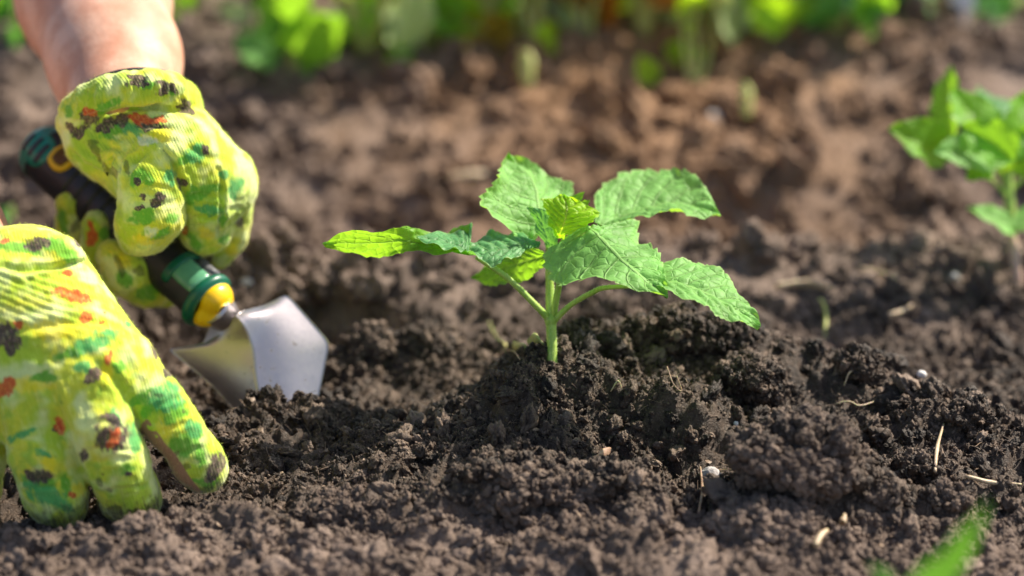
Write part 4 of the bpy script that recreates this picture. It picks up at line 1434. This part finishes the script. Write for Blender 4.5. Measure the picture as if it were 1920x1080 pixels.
# upper right leaf
lf(M_LEAF, [(1122, 426, .012), (1165, 406, .022), (1215, 388, .028), (1265, 380, .030), (1310, 389, .028), (1352, 405, .022)],
   [(1112, 405, .016), (1120, 352, .038), (1180, 321, .050), (1255, 318, .050), (1318, 345, .040), (1352, 405, .022)],
   [(1130, 430, .010), (1175, 419, .006), (1215, 409, .004), (1262, 399, .006), (1315, 402, .014), (1352, 405, .022)], dz=0.004, seed=1, teeth=13, tooth=.12)
# upright leaf behind
lf(M_LEAF, [(1000, 452, .004), (1010, 410, .012), (1013, 380, .018), (1003, 342, .026), (983, 314, .032), (955, 283, .036)],
   [(992, 452, .004), (948, 430, .000), (895, 376, .000), (922, 340, .010), (938, 308, .024), (955, 283, .036)],
   [(1008, 450, .006), (1042, 392, .020), (1078, 362, .036), (1052, 334, .042), (1006, 309, .042), (955, 283, .036)], seed=2, teeth=12, tooth=.13, bow=-0.003)
# far left blade: dark top near the stalk, its tip twisted so that the lit underside shows
lf(M_LEAFD, [(1014, 456, .000), (975, 460, -.006), (925, 468, -.010), (872, 474, -.010)], [(1008, 452, .002), (962, 436, .010), (915, 441, .010), (872, 474, -.010)],
   [(1012, 460, -.002), (968, 480, -.016), (925, 500, -.022), (872, 474, -.010)], seed=5, teeth=6, tooth=.08)
ll = lf(M_LEAFG, [(880, 476, -.010), (825, 462, -.010), (760, 452, -.010), (690, 452, -.012), (604, 456, -.016)],
   [(888, 420, .000), (838, 440, .006), (765, 424, -.012), (680, 430, -.024), (604, 456, -.016)],
   [(874, 476, -.014), (815, 474, -.020), (750, 476, -.008), (672, 486, .000), (604, 456, -.016)], seed=6, teeth=11, tooth=.08, puff=.0008)
tag(ll, 'sideways leaf tip with its sunlit underside showing')
lf(M_LEAFD, [(878, 474, -.012), (862, 462, -.013), (830, 452, -.012), (782, 444, -.013)], [(889, 419, .000), (874, 436, .000), (835, 437, .002), (782, 442, -.012)],
   [(872, 475, -.017), (850, 473, -.019), (820, 468, -.019), (782, 446, -.014)], seed=16, teeth=4, tooth=.05, puff=.0006)
# heart leaves
lf(M_LEAFD, [(1034, 470, -.002), (1024, 440, -.002), (1012, 412, .000), (988, 388, .004)], [(1028, 462, .000), (1006, 436, .002), (1000, 408, .004), (988, 388, .004)],
   [(1046, 455, -.004), (1044, 425, -.006), (1026, 394, -.002), (988, 388, .004)], seed=7, teeth=5)
yl = lf(M_LEAFY, [(1046, 448, -.006), (1056, 418, -.010), (1062, 394, -.010), (1058, 364, -.004)], [(1040, 440, -.006), (1026, 408, -.006), (1018, 374, -.002), (1058, 364, -.004)],
   [(1056, 444, -.006), (1096, 424, -.016), (1132, 398, -.012), (1058, 364, -.004)], seed=8, teeth=6, tooth=.16)
tag(yl, 'crinkled yellow-green young leaf in the heart of the seedling')
lf(M_LEAFG, [(1062, 395, .002), (1076, 376, .003), (1096, 359, .002)], [(1056, 388, .004), (1066, 370, .005), (1096, 359, .002)], [(1070, 398, .000), (1090, 376, .001), (1096, 359, .002)], seed=9, teeth=3, n=24, m=6)
lf(M_LEAFG, [(1076, 398, .002), (1092, 386, .003), (1106, 374, .002)], [(1070, 392, .004), (1086, 378, .005), (1106, 374, .002)], [(1084, 400, .000), (1102, 386, .001), (1106, 374, .002)], seed=10, teeth=3, n=24, m=6)
# big leaf in front
lf(M_LEAF, [(1106, 424, -.010), (1128, 445, -.016), (1157, 475, -.024), (1190, 505, -.032), (1225, 535, -.038), (1253, 558, -.042)],
   [(1086, 420, -.006), (1022, 474, -.006), (1034, 532, -.018), (1100, 532, -.036), (1180, 543, -.044), (1253, 558, -.042)],
   [(1128, 420, -.006), (1196, 414, .008), (1204, 446, -.004), (1238, 464, -.012), (1246, 505, -.030), (1253, 558, -.042)], seed=11, teeth=13, tooth=.11, puff=.0018)
# right hand blade
lf(M_LEAF, [(1218, 522, -.026), (1265, 528, -.030), (1312, 542, -.034), (1352, 562, -.037), (1392, 587, -.040), (1427, 612, -.042)],
   [(1225, 494, -.014), (1282, 484, -.012), (1328, 490, -.014), (1368, 520, -.020), (1402, 566, -.032), (1427, 612, -.042)],
   [(1232, 545, -.036), (1262, 555, -.044), (1312, 580, -.048), (1352, 594, -.050), (1394, 608, -.048), (1427, 612, -.042)], seed=12, teeth=15, tooth=.08)

# withered seed leaves lying at its foot: fallen, each a thing of its own
def fallen(name, pts, rad, mat, label, cat, flat=0.4, lift=0.001):
    w = []
    for p in pts:
        q = on_ground(p[0], p[1])
        w.append(q + np.array([0, 0, lift + (p[2] if len(p) > 2 else 0)]))
    w = np.array(w)
    V, F = tube(w, rad, 8, 16, flat)
    V = V + (0.18 * np.mean(rad) * fbm(V * 400, 2))[:, None]
    o = mesh_obj(name, V, F, mat, None, origin=w[0])
    tag(o, label, cat)
    return o


M_DRYGREEN = stalk_material('withered_leaf', (0.30, 0.33, 0.10), (0.50, 0.46, 0.20))
M_STRAW = stalk_material('dry_straw', (0.36, 0.25, 0.15), (0.60, 0.46, 0.30))
M_TWIG = stalk_material('brown_twig', (0.24, 0.14, 0.09), (0.38, 0.25, 0.17))
M_SPROUT = stalk_material('sprout_yellowgreen', (0.35, 0.40, 0.07), (0.50, 0.50, 0.16))
fallen('seed_leaf', [(918, 624, .004), (926, 640, .003), (940, 652, .002), (958, 662, .002), (985, 662, .002)], [0.0012, 0.0019, 0.0009, 0.0010, 0.0026, 0.0014], M_DRYGREEN, 'withered yellow seed leaf curling up beside the stem of the seedling in focus', 'leaf', 0.35)
fallen('seed_leaf', [(990, 653, .002), (1005, 650, .003), (1024, 658, .001)], [0.0012, 0.0026, 0.0012], M_DRYGREEN, 'shrivelled grey-green seed leaf touching the foot of the seedling in focus', 'leaf', 0.35)

# ------------------------------------------------------------------ simple free leaf: base, direction, length, width
def free_leaf(base, tip, width, mat, parent, face, sag=0.07, seed=0, tooth=0.10, n=22, m=6, teeth=7, shape=1.0, name='leaf'):
    base, tip = np.asarray(base, float), np.asarray(tip, float)
    ax = tip - base; Ln = np.linalg.norm(ax); ax /= Ln
    face = np.asarray(face, float); face = face - ax * (face @ ax); face /= np.linalg.norm(face) + 1e-9
    sd = np.cross(ax, face)
    s = np.linspace(0, 1, n)[:, None]
    mi = base + ax * Ln * s + face * (sag * Ln * 4 * s * (1 - s))
    w = width * 0.5 * np.sin(np.pi * np.clip(s, 0, 1) ** (0.72 * shape)) ** 0.75
    w[0] = width * 0.03; w[-1] = 0.0001
    return leaf_loft(name, mi, mi + sd * w + face * w * 0.38, mi - sd * w + face * w * 0.30, mat, parent, m, teeth, tooth, 0.0009, 6, 0, seed)


def fl(px0, py0, px1, py1, z0, z1, wpx, mat, parent, face=(0.2, -0.7, 0.7), **kw):
    return free_leaf(W(px0, py0, z0), W(px1, py1, z1), wpx * (z0 + z1) / 2 / FPX, mat, parent, face, **kw)


# ------------------------------------------------------------------ second seedling at the edge
g2 = on_ground(1908, 525)
Z2 = float((g2 - CAM) @ FWD)
sd2 = empty('seedling', g2)
tag(sd2, 'blurred bushy seedling with a pinkish stem foot, second in the bed', 'seedling')
z = Z2
s2 = stalk('stem', [(1897, 440, z), (1893, 380, z), (1888, 300, z), (1880, 240, z)], [10, 10, 8, 5], M_STALK, sd2)
tag(stalk('stem_foot', [(1911, 550, z - .004), (1905, 500, z - .004), (1896, 435, z)], [11, 10, 10], M_STALKP, sd2), 'pinkish bare foot of the stem')
for a in ([(1893, 375, z), (1862, 340, z - .01), (1832, 325, z - .015)], [(1890, 350, z), (1870, 320, z), (1850, 300, z)], [(1893, 360, z), (1925, 330, z), (1950, 300, z)], [(1897, 420, z), (1925, 395, z)], [(1888, 310, z), (1810, 300, z - .01), (1765, 300, z - .01)]):
    stalk('petiole', a, [5, 4, 4], M_STALK, sd2, 8, 12)
fl(1772, 300, 1666, 240, z - .01, z - .02, 105, M_LEAFG, sd2, seed=21)
fl(1790, 262, 1782, 124, z, z + .02, 84, M_LEAFG, sd2, (-0.7, -0.5, 0.4), seed=22, tooth=.2)
fl(1850, 280, 1785, 170, z - .02, z, 108, M_LEAFG, sd2, (0.3, -0.6, 0.8), seed=23, tooth=.15)
fl(1862, 300, 1750, 285, z - .02, z - .04, 89, M_LEAF, sd2, seed=24)
fl(1900, 300, 1800, 235, z - .03, z - .03, 100, M_LEAFG, sd2, (.1, -.8, .5), seed=34)
fl(1850, 308, 1812, 338, z - .02, z - .03, 62, M_LEAFG, sd2, seed=25)
fl(1870, 270, 1838, 168, z + .02, z + .05, 122, M_LEAFD, sd2, (0.5, -0.6, 0.6), seed=26)
fl(1885, 300, 1915, 175, z - .01, z + .01, 113, M_LEAFG, sd2, (0.6, -0.6, 0.4), seed=27, tooth=.15)
fl(1892, 320, 1970, 240, z, z, 108, M_LEAFG, sd2, seed=28)
fl(1886, 320, 1862, 262, z - .01, z - .02, 59, M_LEAFY, sd2, seed=29)
fl(1905, 440, 1812, 390, z - .01, z - .02, 54, M_LEAF, sd2, (-.2, -.4, .9), seed=30, tooth=0)
fl(1900, 430, 1990, 395, z - .01, z, 59, M_LEAF, sd2, (.2, -.4, .9), seed=31, tooth=0)

# ------------------------------------------------------------------ plants of the next rows, far out of focus
def bg_plant(name, px, py, label, leaves, stems, mats, seed, group=None):
    g = on_ground(px, py)
    zz = float((g - CAM) @ FWD)
    e = empty(name, g)
    tag(e, label, 'plant', group)
    rs = np.random.RandomState(seed)
    for pts in stems:
        stalk('stem', [(a, b, zz + c) for a, b, c in pts], [6, 5, 3], M_STALKY if seed % 2 else M_STALK, e, 8, 14)
    for i, (x0, y0, x1, y1, w, mk) in enumerate(leaves):
        dz = rs.uniform(-0.03, 0.05)
        fl(x0, y0, x1, y1, zz + dz, zz + dz + rs.uniform(-.03, .03), w * 1.25, mats[mk], e, (rs.uniform(-.2, .8), -0.8, rs.uniform(.2, .8)), seed=seed * 17 + i, sag=rs.uniform(-.05, .08))
    return e


MT = {'g': M_LEAFG, 'b': M_LEAF, 'd': M_LEAFD, 'y': M_LEAFY, 'p': M_LEAFP, 'o': M_LEAFO, 'r': M_LEAFR}
bg_plant('leafy_plant', 545, 135, 'bright green blurred plant in the back row next to the bare forearm',
         [(545, 95, 640, 25, 95, 'g'), (560, 110, 645, 70, 60, 'g'), (520, 90, 440, 95, 70, 'b'), (500, 120, 445, 60, 50, 'b'), (540, 100, 548, 40, 44, 'y'), (535, 60, 480, -20, 60, 'g'), (545, 40, 575, -40, 60, 'g'), (530, 100, 500, 30, 50, 'g'), (470, 40, 410, 10, 40, 'p'), (560, 130, 610, 105, 40, 'g')],
         [[(545, 145, 0), (543, 90, 0), (540, 20, 0)], [(548, 130, 0), (590, 80, 0), (610, 50, 0)]], MT, 41)
bg_plant('leafy_plant', 745, 118, 'pale sage blurred plant left of the ochre foliage in the back row',
         [(750, 90, 700, -40, 70, 'p'), (752, 90, 780, -50, 80, 'p'), (745, 110, 735, 30, 50, 'p'), (742, 125, 748, 85, 44, 'g'), (700, 100, 690, 20, 50, 'g'), (770, 60, 830, -30, 60, 'g'), (760, 100, 800, 40, 50, 'd')],
         [[(745, 125, 0), (748, 60, 0), (750, -20, 0)]], MT, 42)
bg_plant('leafy_plant', 870, 85, 'green blurred plant with ochre glow-tinted leaves in the middle of the back row',
         [(870, 70, 840, -30, 80, 'y'), (880, 80, 900, -10, 80, 'o'), (860, 85, 820, 30, 70, 'o'), (900, 90, 960, 30, 80, 'o'), (890, 60, 880, 0, 60, 'y'), (910, 100, 975, 75, 50, 'y'), (850, 60, 800, -20, 80, 'g'), (920, 50, 960, -40, 80, 'o'), (800, 90, 780, 20, 60, 'o')],
         [[(870, 95, 0), (872, 40, 0), (875, -40, 0)]], MT, 43)
bg_plant('leafy_plant', 1060, 85, 'orange blurred plant with the warm glow painted into its leaves, middle of the back row',
         [(1060, 60, 1010, -30, 90, 'r'), (1070, 70, 1080, -30, 90, 'r'), (1050, 80, 990, 20, 80, 'o'), (1080, 80, 1140, 10, 90, 'r'), (1090, 60, 1160, -30, 90, 'r'), (1075, 100, 1100, 80, 40, 'y'), (1040, 80, 1000, 60, 50, 'y'), (1120, 70, 1190, 30, 80, 'r'), (1020, 40, 960, -30, 90, 'o')],
         [[(1060, 95, 0), (1062, 40, 0), (1065, -40, 0)]], MT, 44)
bg_plant('tall_plant', 1302, 160, 'tall thin yellow-stemmed blurred plant with pale leaves in front of the back row',
         [(1296, 40, 1262, -5, 70, 'p'), (1300, 20, 1282, -30, 60, 'y'), (1340, 25, 1412, 10, 85, 'p'), (1350, 25, 1382, 66, 66, 'p'), (1340, 10, 1350, -40, 50, 'p'), (1295, 115, 1250, 80, 44, 'y'), (1300, 130, 1285, 80, 36, 'y'), (1222, 160, 1198, 104, 44, 'y'), (1300, 60, 1270, 45, 30, 'y')],
         [[(1302, 170, 0), (1304, 80, 0), (1308, -40, 0)], [(1310, 165, 0), (1335, 70, .02), (1345, -20, .02)], [(1298, 165, 0), (1285, 90, 0), (1278, -10, 0)]], MT, 45)
bg_plant('leafy_plant', 1500, 72, 'green blurred plant with a low bright leaf right of the tall stems',
         [(1500, 60, 1460, -20, 70, 'd'), (1510, 70, 1550, 20, 60, 'g'), (1490, 80, 1470, 30, 50, 'g'), (1520, 50, 1560, -30, 80, 'd'), (1480, 50, 1420, 0, 70, 'y'), (1510, 90, 1545, 60, 40, 'g'), (1440, 50, 1400, -20, 60, 'y')],
         [[(1500, 85, 0), (1502, 30, 0), (1505, -40, 0)]], MT, 46)
bg_plant('leafy_plant', 1640, 45, 'dark green blurred plant in the back row next to the white marker',
         [(1640, 40, 1600, -30, 80, 'd'), (1650, 45, 1700, -20, 80, 'd'), (1640, 50, 1590, 20, 60, 'g'), (1660, 50, 1720, 20, 60, 'd'), (1640, 20, 1640, -40, 60, 'g')],
         [[(1640, 60, 0), (1642, 10, 0), (1645, -40, 0)]], MT, 48)
bg_plant('leafy_plant', 1870, 30, 'dark bushy blurred plant in the far corner behind the white marker',
         [(1870, 30, 1830, -40, 80, 'd'), (1880, 30, 1930, -20, 80, 'p'), (1890, 40, 1850, 0, 60, 'd'), (1890, 35, 1960, 10, 60, 'p')],
         [[(1880, 45, 0), (1882, 10, 0), (1885, -40, 0)]], MT, 50)
bg_plant('leafy_plant', 25, 85, 'green blurred plant in the far corner behind the bare forearm',
         [(25, 60, 0, -10, 70, 'g'), (30, 70, 60, 10, 60, 'g'), (20, 80, -20, 40, 60, 'g'), (40, 75, 75, 50, 50, 'g'), (20, 85, 40, 55, 40, 'd'), (10, 40, 30, -30, 70, 'd'), (45, 50, 50, 0, 50, 'y')],
         [[(25, 95, 0), (26, 40, 0), (28, -30, 0)]], MT, 52)
bg_plant('leafy_plant', 345, 25, 'small green blurred plant behind the wrist of the upper arm',
         [(345, 20, 320, -30, 50, 'g'), (350, 20, 380, -20, 50, 'd'), (345, 25, 360, -10, 40, 'g')], [[(345, 35, 0), (346, 0, 0), (347, -30, 0)]], MT, 54)
bg_plant('weed', 20, 410, 'low dark green weed behind the front wrist', [(20, 405, -5, 372, 40, 'd'), (22, 402, 38, 372, 36, 'd'), (15, 410, -10, 395, 30, 'd'), (20, 408, 15, 368, 30, 'd')], [[(20, 415, 0), (20, 400, 0), (20, 385, 0)]], MT, 56)

# low bushes of the back row, filling the strip between those plants
rs = np.random.RandomState(5)  # ochre and orange bushes have the warm glow painted into their leaves
BUSH = [(300, 40, 'g', 'low green bush in the back row behind the bare forearm'), (690, 100, 'y', 'low yellow-green bush between the bright green plant and the pale sage one'), (800, 92, 'o', 'low glow-tinted ochre bush beside the pale sage plant'),
        (905, 100, 'y', 'low yellow-green bush in the middle of the back row'), (1005, 90, 'o', 'low glow-tinted ochre bush beside the glow-tinted orange plant'), (1100, 70, 'r', 'low glow-tinted reddish bush beside the glow-tinted orange plant'),
        (1210, 64, 'r', 'low glow-tinted orange bush behind the tall yellow-stemmed plant'), (1340, 58, 'y', 'low pale yellow-green bush behind the tall stems'), (1440, 58, 'y', 'low yellowish bush between the tall stems and the green plant'),
        (1570, 55, 'd', 'low dark green bush beside the plant with the low bright leaf'), (1690, 30, 'd', 'low dark bush next to the white marker')]
for bi, (bpx, bpy_, mk, lab) in enumerate(BUSH):
    g = on_ground(bpx, bpy_)
    e = empty('bush', g)
    tag(e, lab, 'bush', 'low bushes of the back row')
    for k in range(4):
        top = g + np.array([rs.uniform(-.04, .04), rs.uniform(0, .04), rs.uniform(.05, .10)])
        V, F = tube([g - [0, 0, .01], g * .5 + top * .5 + [0, 0, .01], top], [.003, .002, .001], 6, 8)
        mesh_obj('stem', V, F, M_STALKY, e)
    for k in range(30):
        b = g + np.array([rs.normal(0, .030), abs(rs.normal(0, .03)), rs.uniform(0.0, .09)])
        d = np.array([rs.normal(), rs.normal() * .6 - .3, rs.normal() * .6 + .2]); d /= np.linalg.norm(d)
        free_leaf(b, b + d * rs.uniform(.02, .042), rs.uniform(.014, .026), MT[mk if rs.rand() < .5 else rs.choice(['y', 'y', 'p', 'p', 'g'])], e, (rs.normal(), -0.6, 1), sag=.05, seed=k + bi * 50, n=12, m=4)

# white marker, far corner
mk0 = on_ground(1802, 45)
mz = float((mk0 - CAM) @ FWD)
marker = empty('plant_marker', mk0)
tag(marker, 'white plastic plant marker stuck in the soil of the far corner', 'plant marker')
M_WHITE = plain('white_plastic', (0.78, 0.80, 0.82), 0.35)
wd = 44 * mz / FPX


def slab(name, x0, x1, z0, z1, t, mat, parent, tip=0.0):
    o = np.array(parent['_o'])
    pts = [(x0, z0), (x1, z0), (x1, z1), (x0, z1)] if not tip else [((x0 + x1) / 2, z0 - tip), (x1, z0), (x1, z1), (x0, z1), (x0, z0)]
    n = len(pts)
    V = [o + np.array([a, -t / 2, b]) for a, b in pts] + [o + np.array([a, t / 2, b]) for a, b in pts]
    F = [tuple(range(n)), tuple(range(2 * n - 1, n - 1, -1))] + [(i, n + i, n + (i + 1) % n, (i + 1) % n) for i in range(n)]
    return mesh_obj(name, np.array(V), F, mat, parent, smooth=False)


slab('plate', -wd / 2, wd / 2, 0.008, 0.045, 0.0015, M_WHITE, marker)
slab('stake', -wd / 5, wd / 5, -0.01, 0.008, 0.0015, M_WHITE, marker, tip=0.02)

# ------------------------------------------------------------------ clods, stones, straws: things that can be picked up
zz_l = []


def clod(px, py, wpx, hpx, label, seed, cat='clod', mat=None, sub=5, name='soil_clod', sink=0.35, rough=1.0, dz=0.0):
    g = on_ground(px, py)
    zz = float((g - CAM) @ FWD)
    sc = zz / FPX
    v, f = clod_verts(sub, seed, rough, (wpx / 2 * sc, (wpx + hpx) / 4 * sc, hpx / 2 * sc))
    c = g + np.array([0, 0.35 * wpx * sc * 0.5, hpx / 2 * sc * (1 - 2 * sink) + dz])
    if mat is None:
        rr = np.linalg.norm(v, axis=1)[:, None]
        v = v + v / rr * ((0.0030 * (0.3 - np.abs(fbm(v * 150 + seed, 3, 0.6))) + 0.0016 * fbm(v * 420 + 3, 3, 0.7))[:, None])
        up = np.flatnonzero(v[:, 2] > -0.5 * hpx / 2 * sc)
        k = RS.choice(up, min(len(up), int(wpx * hpx / 14)))
        xy_l.append((v + c)[k, :2]); sz_l.append(0.0005 + 0.0022 * RS.rand(len(k)) ** 3); zz_l.append((v + c)[k, 2])
    o = mesh_obj(name, v + c, f, mat or M_SOIL, None, origin=c)
    tag(o, label, cat, 'clods and stones on the bed')
    return o


clod(1500, 938, 222, 156, 'largest dark soil clod in the lower part of the bed', 3, sink=.10, sub=6)
clod(1405, 748, 108, 96, 'round sharp soil clod on the ridge under the drooping leaf tip', 5, sink=.2)
clod(1610, 705, 66, 56, 'small lumpy soil clod on the crest of the ridge', 8, sink=.25)
clod(1820, 795, 76, 60, 'soil clod at the low end of the ridge near the frame edge', 11, sink=.25)
clod(1275, 660, 100, 80, 'soil clod behind the ridge crest, right beside the seedling stem', 14, sink=.12)
clod(1080, 655, 70, 62, 'dark fibrous soil clod touching the stem of the seedling in focus', 17, sink=.3)
clod(1140, 605, 76, 50, 'soft-edged soil clod behind the seedling stem below its big leaf', 19, sink=.12)
clod(1205, 655, 70, 60, 'soil clod in the gap between the stem and the ridge', 20, sink=.12)
clod(1345, 655, 90, 66, 'soil clod on the ridge crest below the front leaf tip', 23, sink=.15)
clod(1655, 945, 62, 56, 'pale angular soil lump beside the largest clod', 26, sink=.2, rough=.8)
clod(1775, 958, 70, 60, 'blurred round soil lump near the out-of-focus grass', 29, sink=.25)
clod(1720, 895, 70, 50, 'flat soil lump under the leaning straw', 31, sink=.3)
clod(1130, 925, 150, 70, 'broken soil clod on the near hump in front of the seedling', 34, sink=.35)
clod(970, 925, 190, 90, 'broad soil clod forming the near hump in front of the seedling', 37, sink=.4)
clod(1440, 1010, 200, 80, 'out-of-focus flat soil clod at the bottom of the picture', 40, sink=.35)
clod(700, 660, 90, 60, 'soil clod on the far rim of the dug hole', 43, sink=.35)
clod(800, 655, 90, 56, 'soil clod on the rim of the dug hole towards the seedling', 46, sink=.35)
clod(500, 765, 60, 34, 'soil clod on the near rim in front of the trowel blade', 49, sink=.3)
clod(620, 985, 130, 70, 'blurred soil clod in front of the gloved fingers', 52, sink=.35)
M_STONE = plain('pale_stone', (0.40, 0.37, 0.36), 0.75, nscale=500, namp=.3, bump=.5, bdist=.001)
M_STONEW = plain('white_stone', (0.66, 0.62, 0.58), 0.6, nscale=500, namp=.2, bump=.4, bdist=.001)
clod(1334, 898, 34, 24, 'small lilac-grey stone in front of the largest clod', 61, 'stone', M_STONE, 4, 'pebble', .15, .6)
clod(1728, 710, 18, 17, 'tiny white pebble on the crest of the ridge', 62, 'stone', M_STONEW, 3, 'pebble', .1, .4)
clod(1478, 945, 20, 16, 'tiny grey pebble at the foot of the largest clod', 63, 'stone', M_STONE, 3, 'pebble', .1, .5)
clod(1338, 232, 26, 24, 'white pebble far back, blurred to a disc', 64, 'stone', M_STONEW, 3, 'pebble', .1, .4)
clod(1790, 525, 17, 15, 'white pebble between the two seedlings', 65, 'stone', M_STONEW, 3, 'pebble', .1, .4)
clod(462, 535, 22, 14, 'pale pebble beside the trowel collar', 66, 'stone', M_STONEW, 3, 'pebble', .1, .5)
clod(1380, 800, 13, 12, 'tiny pale pebble behind the largest clod', 67, 'stone', M_STONEW, 3, 'pebble', .1, .5)

S = 0.00042
fallen('straw', [(1752, 905, .004), (1756, 860, .004), (1768, 815, .004)], [S * 1.6, S * 2.2, S], M_STRAW, 'pale straw leaning upright against the flat soil lump', 'straw', 1)
fallen('straw', [(1810, 905, .002), (1860, 917, .002), (1915, 920, .002)], [S * 2, S * 2.4, S], M_STRAW, 'straw lying near the frame edge below the leaning straw', 'straw', 1)
fallen('straw', [(1455, 550, .003), (1510, 545, .003), (1560, 555, .003)], [S * 4, S * 6, S * 3], M_STRAW, 'broad dry straw behind the ridge, left of the other long straw', 'straw', .6)
fallen('straw', [(1650, 607, .003), (1690, 598, .003), (1718, 583, .004)], [S * 2.5, S * 3.4, S * 1.5], M_STRAW, 'long dry straw behind the ridge with a bent end', 'straw', .7)
fallen('straw', [(1610, 520, .003), (1645, 525, .003), (1682, 538, .003)], [S * 4, S * 5, S * 3], M_STRAW, 'pale straw farthest back of those behind the ridge', 'straw', .6)
fallen('root', [(1568, 768, .002), (1590, 772, .004), (1612, 772, .002), (1640, 768, .003)], [S * .8, S * .9, S * .7], M_STRAW, 'thin pale root lying along the ridge', 'root', 1)
fallen('root', [(1582, 735, .002), (1592, 722, .005), (1606, 712, .003)], [S * .7, S * .9, S * .6], M_STRAW, 'short root standing off the ridge beside the small lumpy clod', 'root', 1)
fallen('root', [(1250, 715, .006), (1262, 740, .004), (1278, 745, .002), (1268, 728, .005)], [S * .7, S * .8, S * .6], M_TWIG, 'curled brown rootlet on the mound right of the stem', 'root', 1)
fallen('root', [(920, 690, .002), (940, 678, .004), (962, 674, .003), (975, 682, .001)], [S * .6, S * .8, S * .6], M_TWIG, 'arched rootlet on the mound left of the stem', 'root', 1)
fallen('root', [(1145, 750, .003), (1158, 738, .005), (1166, 740, .002)], [S * .6, S * .8, S * .6], M_STRAW, 'tiny pale hooked root on the front of the mound', 'root', 1)
fallen('straw', [(1310, 970, .001), (1316, 945, .006), (1312, 920, .010)], [S * 1.2, S * 1.5, S], M_TWIG, 'brown twig standing up in front of the lilac-grey stone', 'twig', 1)
fallen('straw', [(1335, 893, .001), (1350, 890, .001), (1378, 889, .001)], [S * 1.2, S * 1.5, S], M_TWIG, 'short brown twig beside the lilac-grey stone', 'twig', 1)
fallen('straw', [(1528, 1040, .003), (1538, 1025, .004), (1550, 1015, .004)], [S * 3, S * 3.5, S * 2], M_STRAW, 'blurred straw at the bottom of the picture', 'straw', 1)
fallen('straw', [(1578, 990, .003), (1580, 1000, .004), (1583, 985, .004)], [S * 3, S * 3.5, S * 2], M_STRAW, 'short blurred straw end above the bottom straw', 'straw', 1)
fallen('bark_flake', [(1092, 905, .003), (1120, 888, .006), (1146, 866, .005)], [0.0012, 0.0034, 0.0016, 0.0026, 0.001], M_TWIG, 'torn pale brown plant fibre on the near hump', 'bark', .35)
fallen('sprout', [(1546, 632, -.002), (1548, 612, .004), (1542, 600, .008), (1534, 600, .010)], [S * 2.2, S * 2.2, S * 2, S * 1.4], M_SPROUT, 'tiny hooked green sprout poking out behind the ridge', 'sprout', 1)
fallen('stalk', [(990, 195, .01), (985, 180, .02), (980, 165, .02)], [.003, .006, .003], M_STALKY, 'yellow leaf scrap on the far bank left of the tall plant', 'leaf', .4)
fallen('stalk', [(1400, 255, .01), (1397, 240, .02), (1394, 222, .02)], [.002, .004, .002], M_STALKY, 'yellow leaf scrap on the far bank right of the white pebble', 'leaf', .4)
fallen('straw', [(842, 352, .004), (880, 350, .004), (915, 348, .004)], [.003, .005, .003], M_STRAW, 'blurred straw chip behind the upright leaf', 'straw', .5)

M_LEAFGR = leaf_material('grass_green', (0.09, 0.30, 0.03), (0.20, 0.50, 0.03), 0.4)
# grass in the near corner
def grass(px, py, tip, z0, w, label):
    b, t = W(px, py, z0), W(tip[0], tip[1], z0 - 0.02)
    e = empty('grass_blade', b)
    tag(e, label, 'grass')
    free_leaf(b, t, w, M_LEAFGR, e, (0.5, -0.6, 0.5), sag=0.06, seed=3, tooth=0, n=30, m=5, shape=.7, name='blade')


grass(1690, 1130, (1850, 940), 0.90, 0.014, 'broad out-of-focus grass blade leaning in the near corner')
grass(1668, 1112, (1632, 1060), 0.95, 0.007, 'short yellowish out-of-focus grass blade beside the broad one')

# the loose crumbs over everything, clods included
n0 = len(cxy)
extra = np.concatenate(xy_l[-len(zz_l):]); es = np.concatenate(sz_l[-len(zz_l):]); ez = np.concatenate(zz_l)
zall = np.concatenate([gz(cxy[:, 0], cxy[:, 1]) + csz * 0.25, ez])
scatter('soil_crumbs', crumb_col, np.concatenate([cxy, extra]), np.concatenate([csz, es]), 'loose dark soil crumbs strewn over the whole bed', 'soil', 8, zs=zall)
for o in bpy.data.objects:
    if '_o' in o: del o['_o']
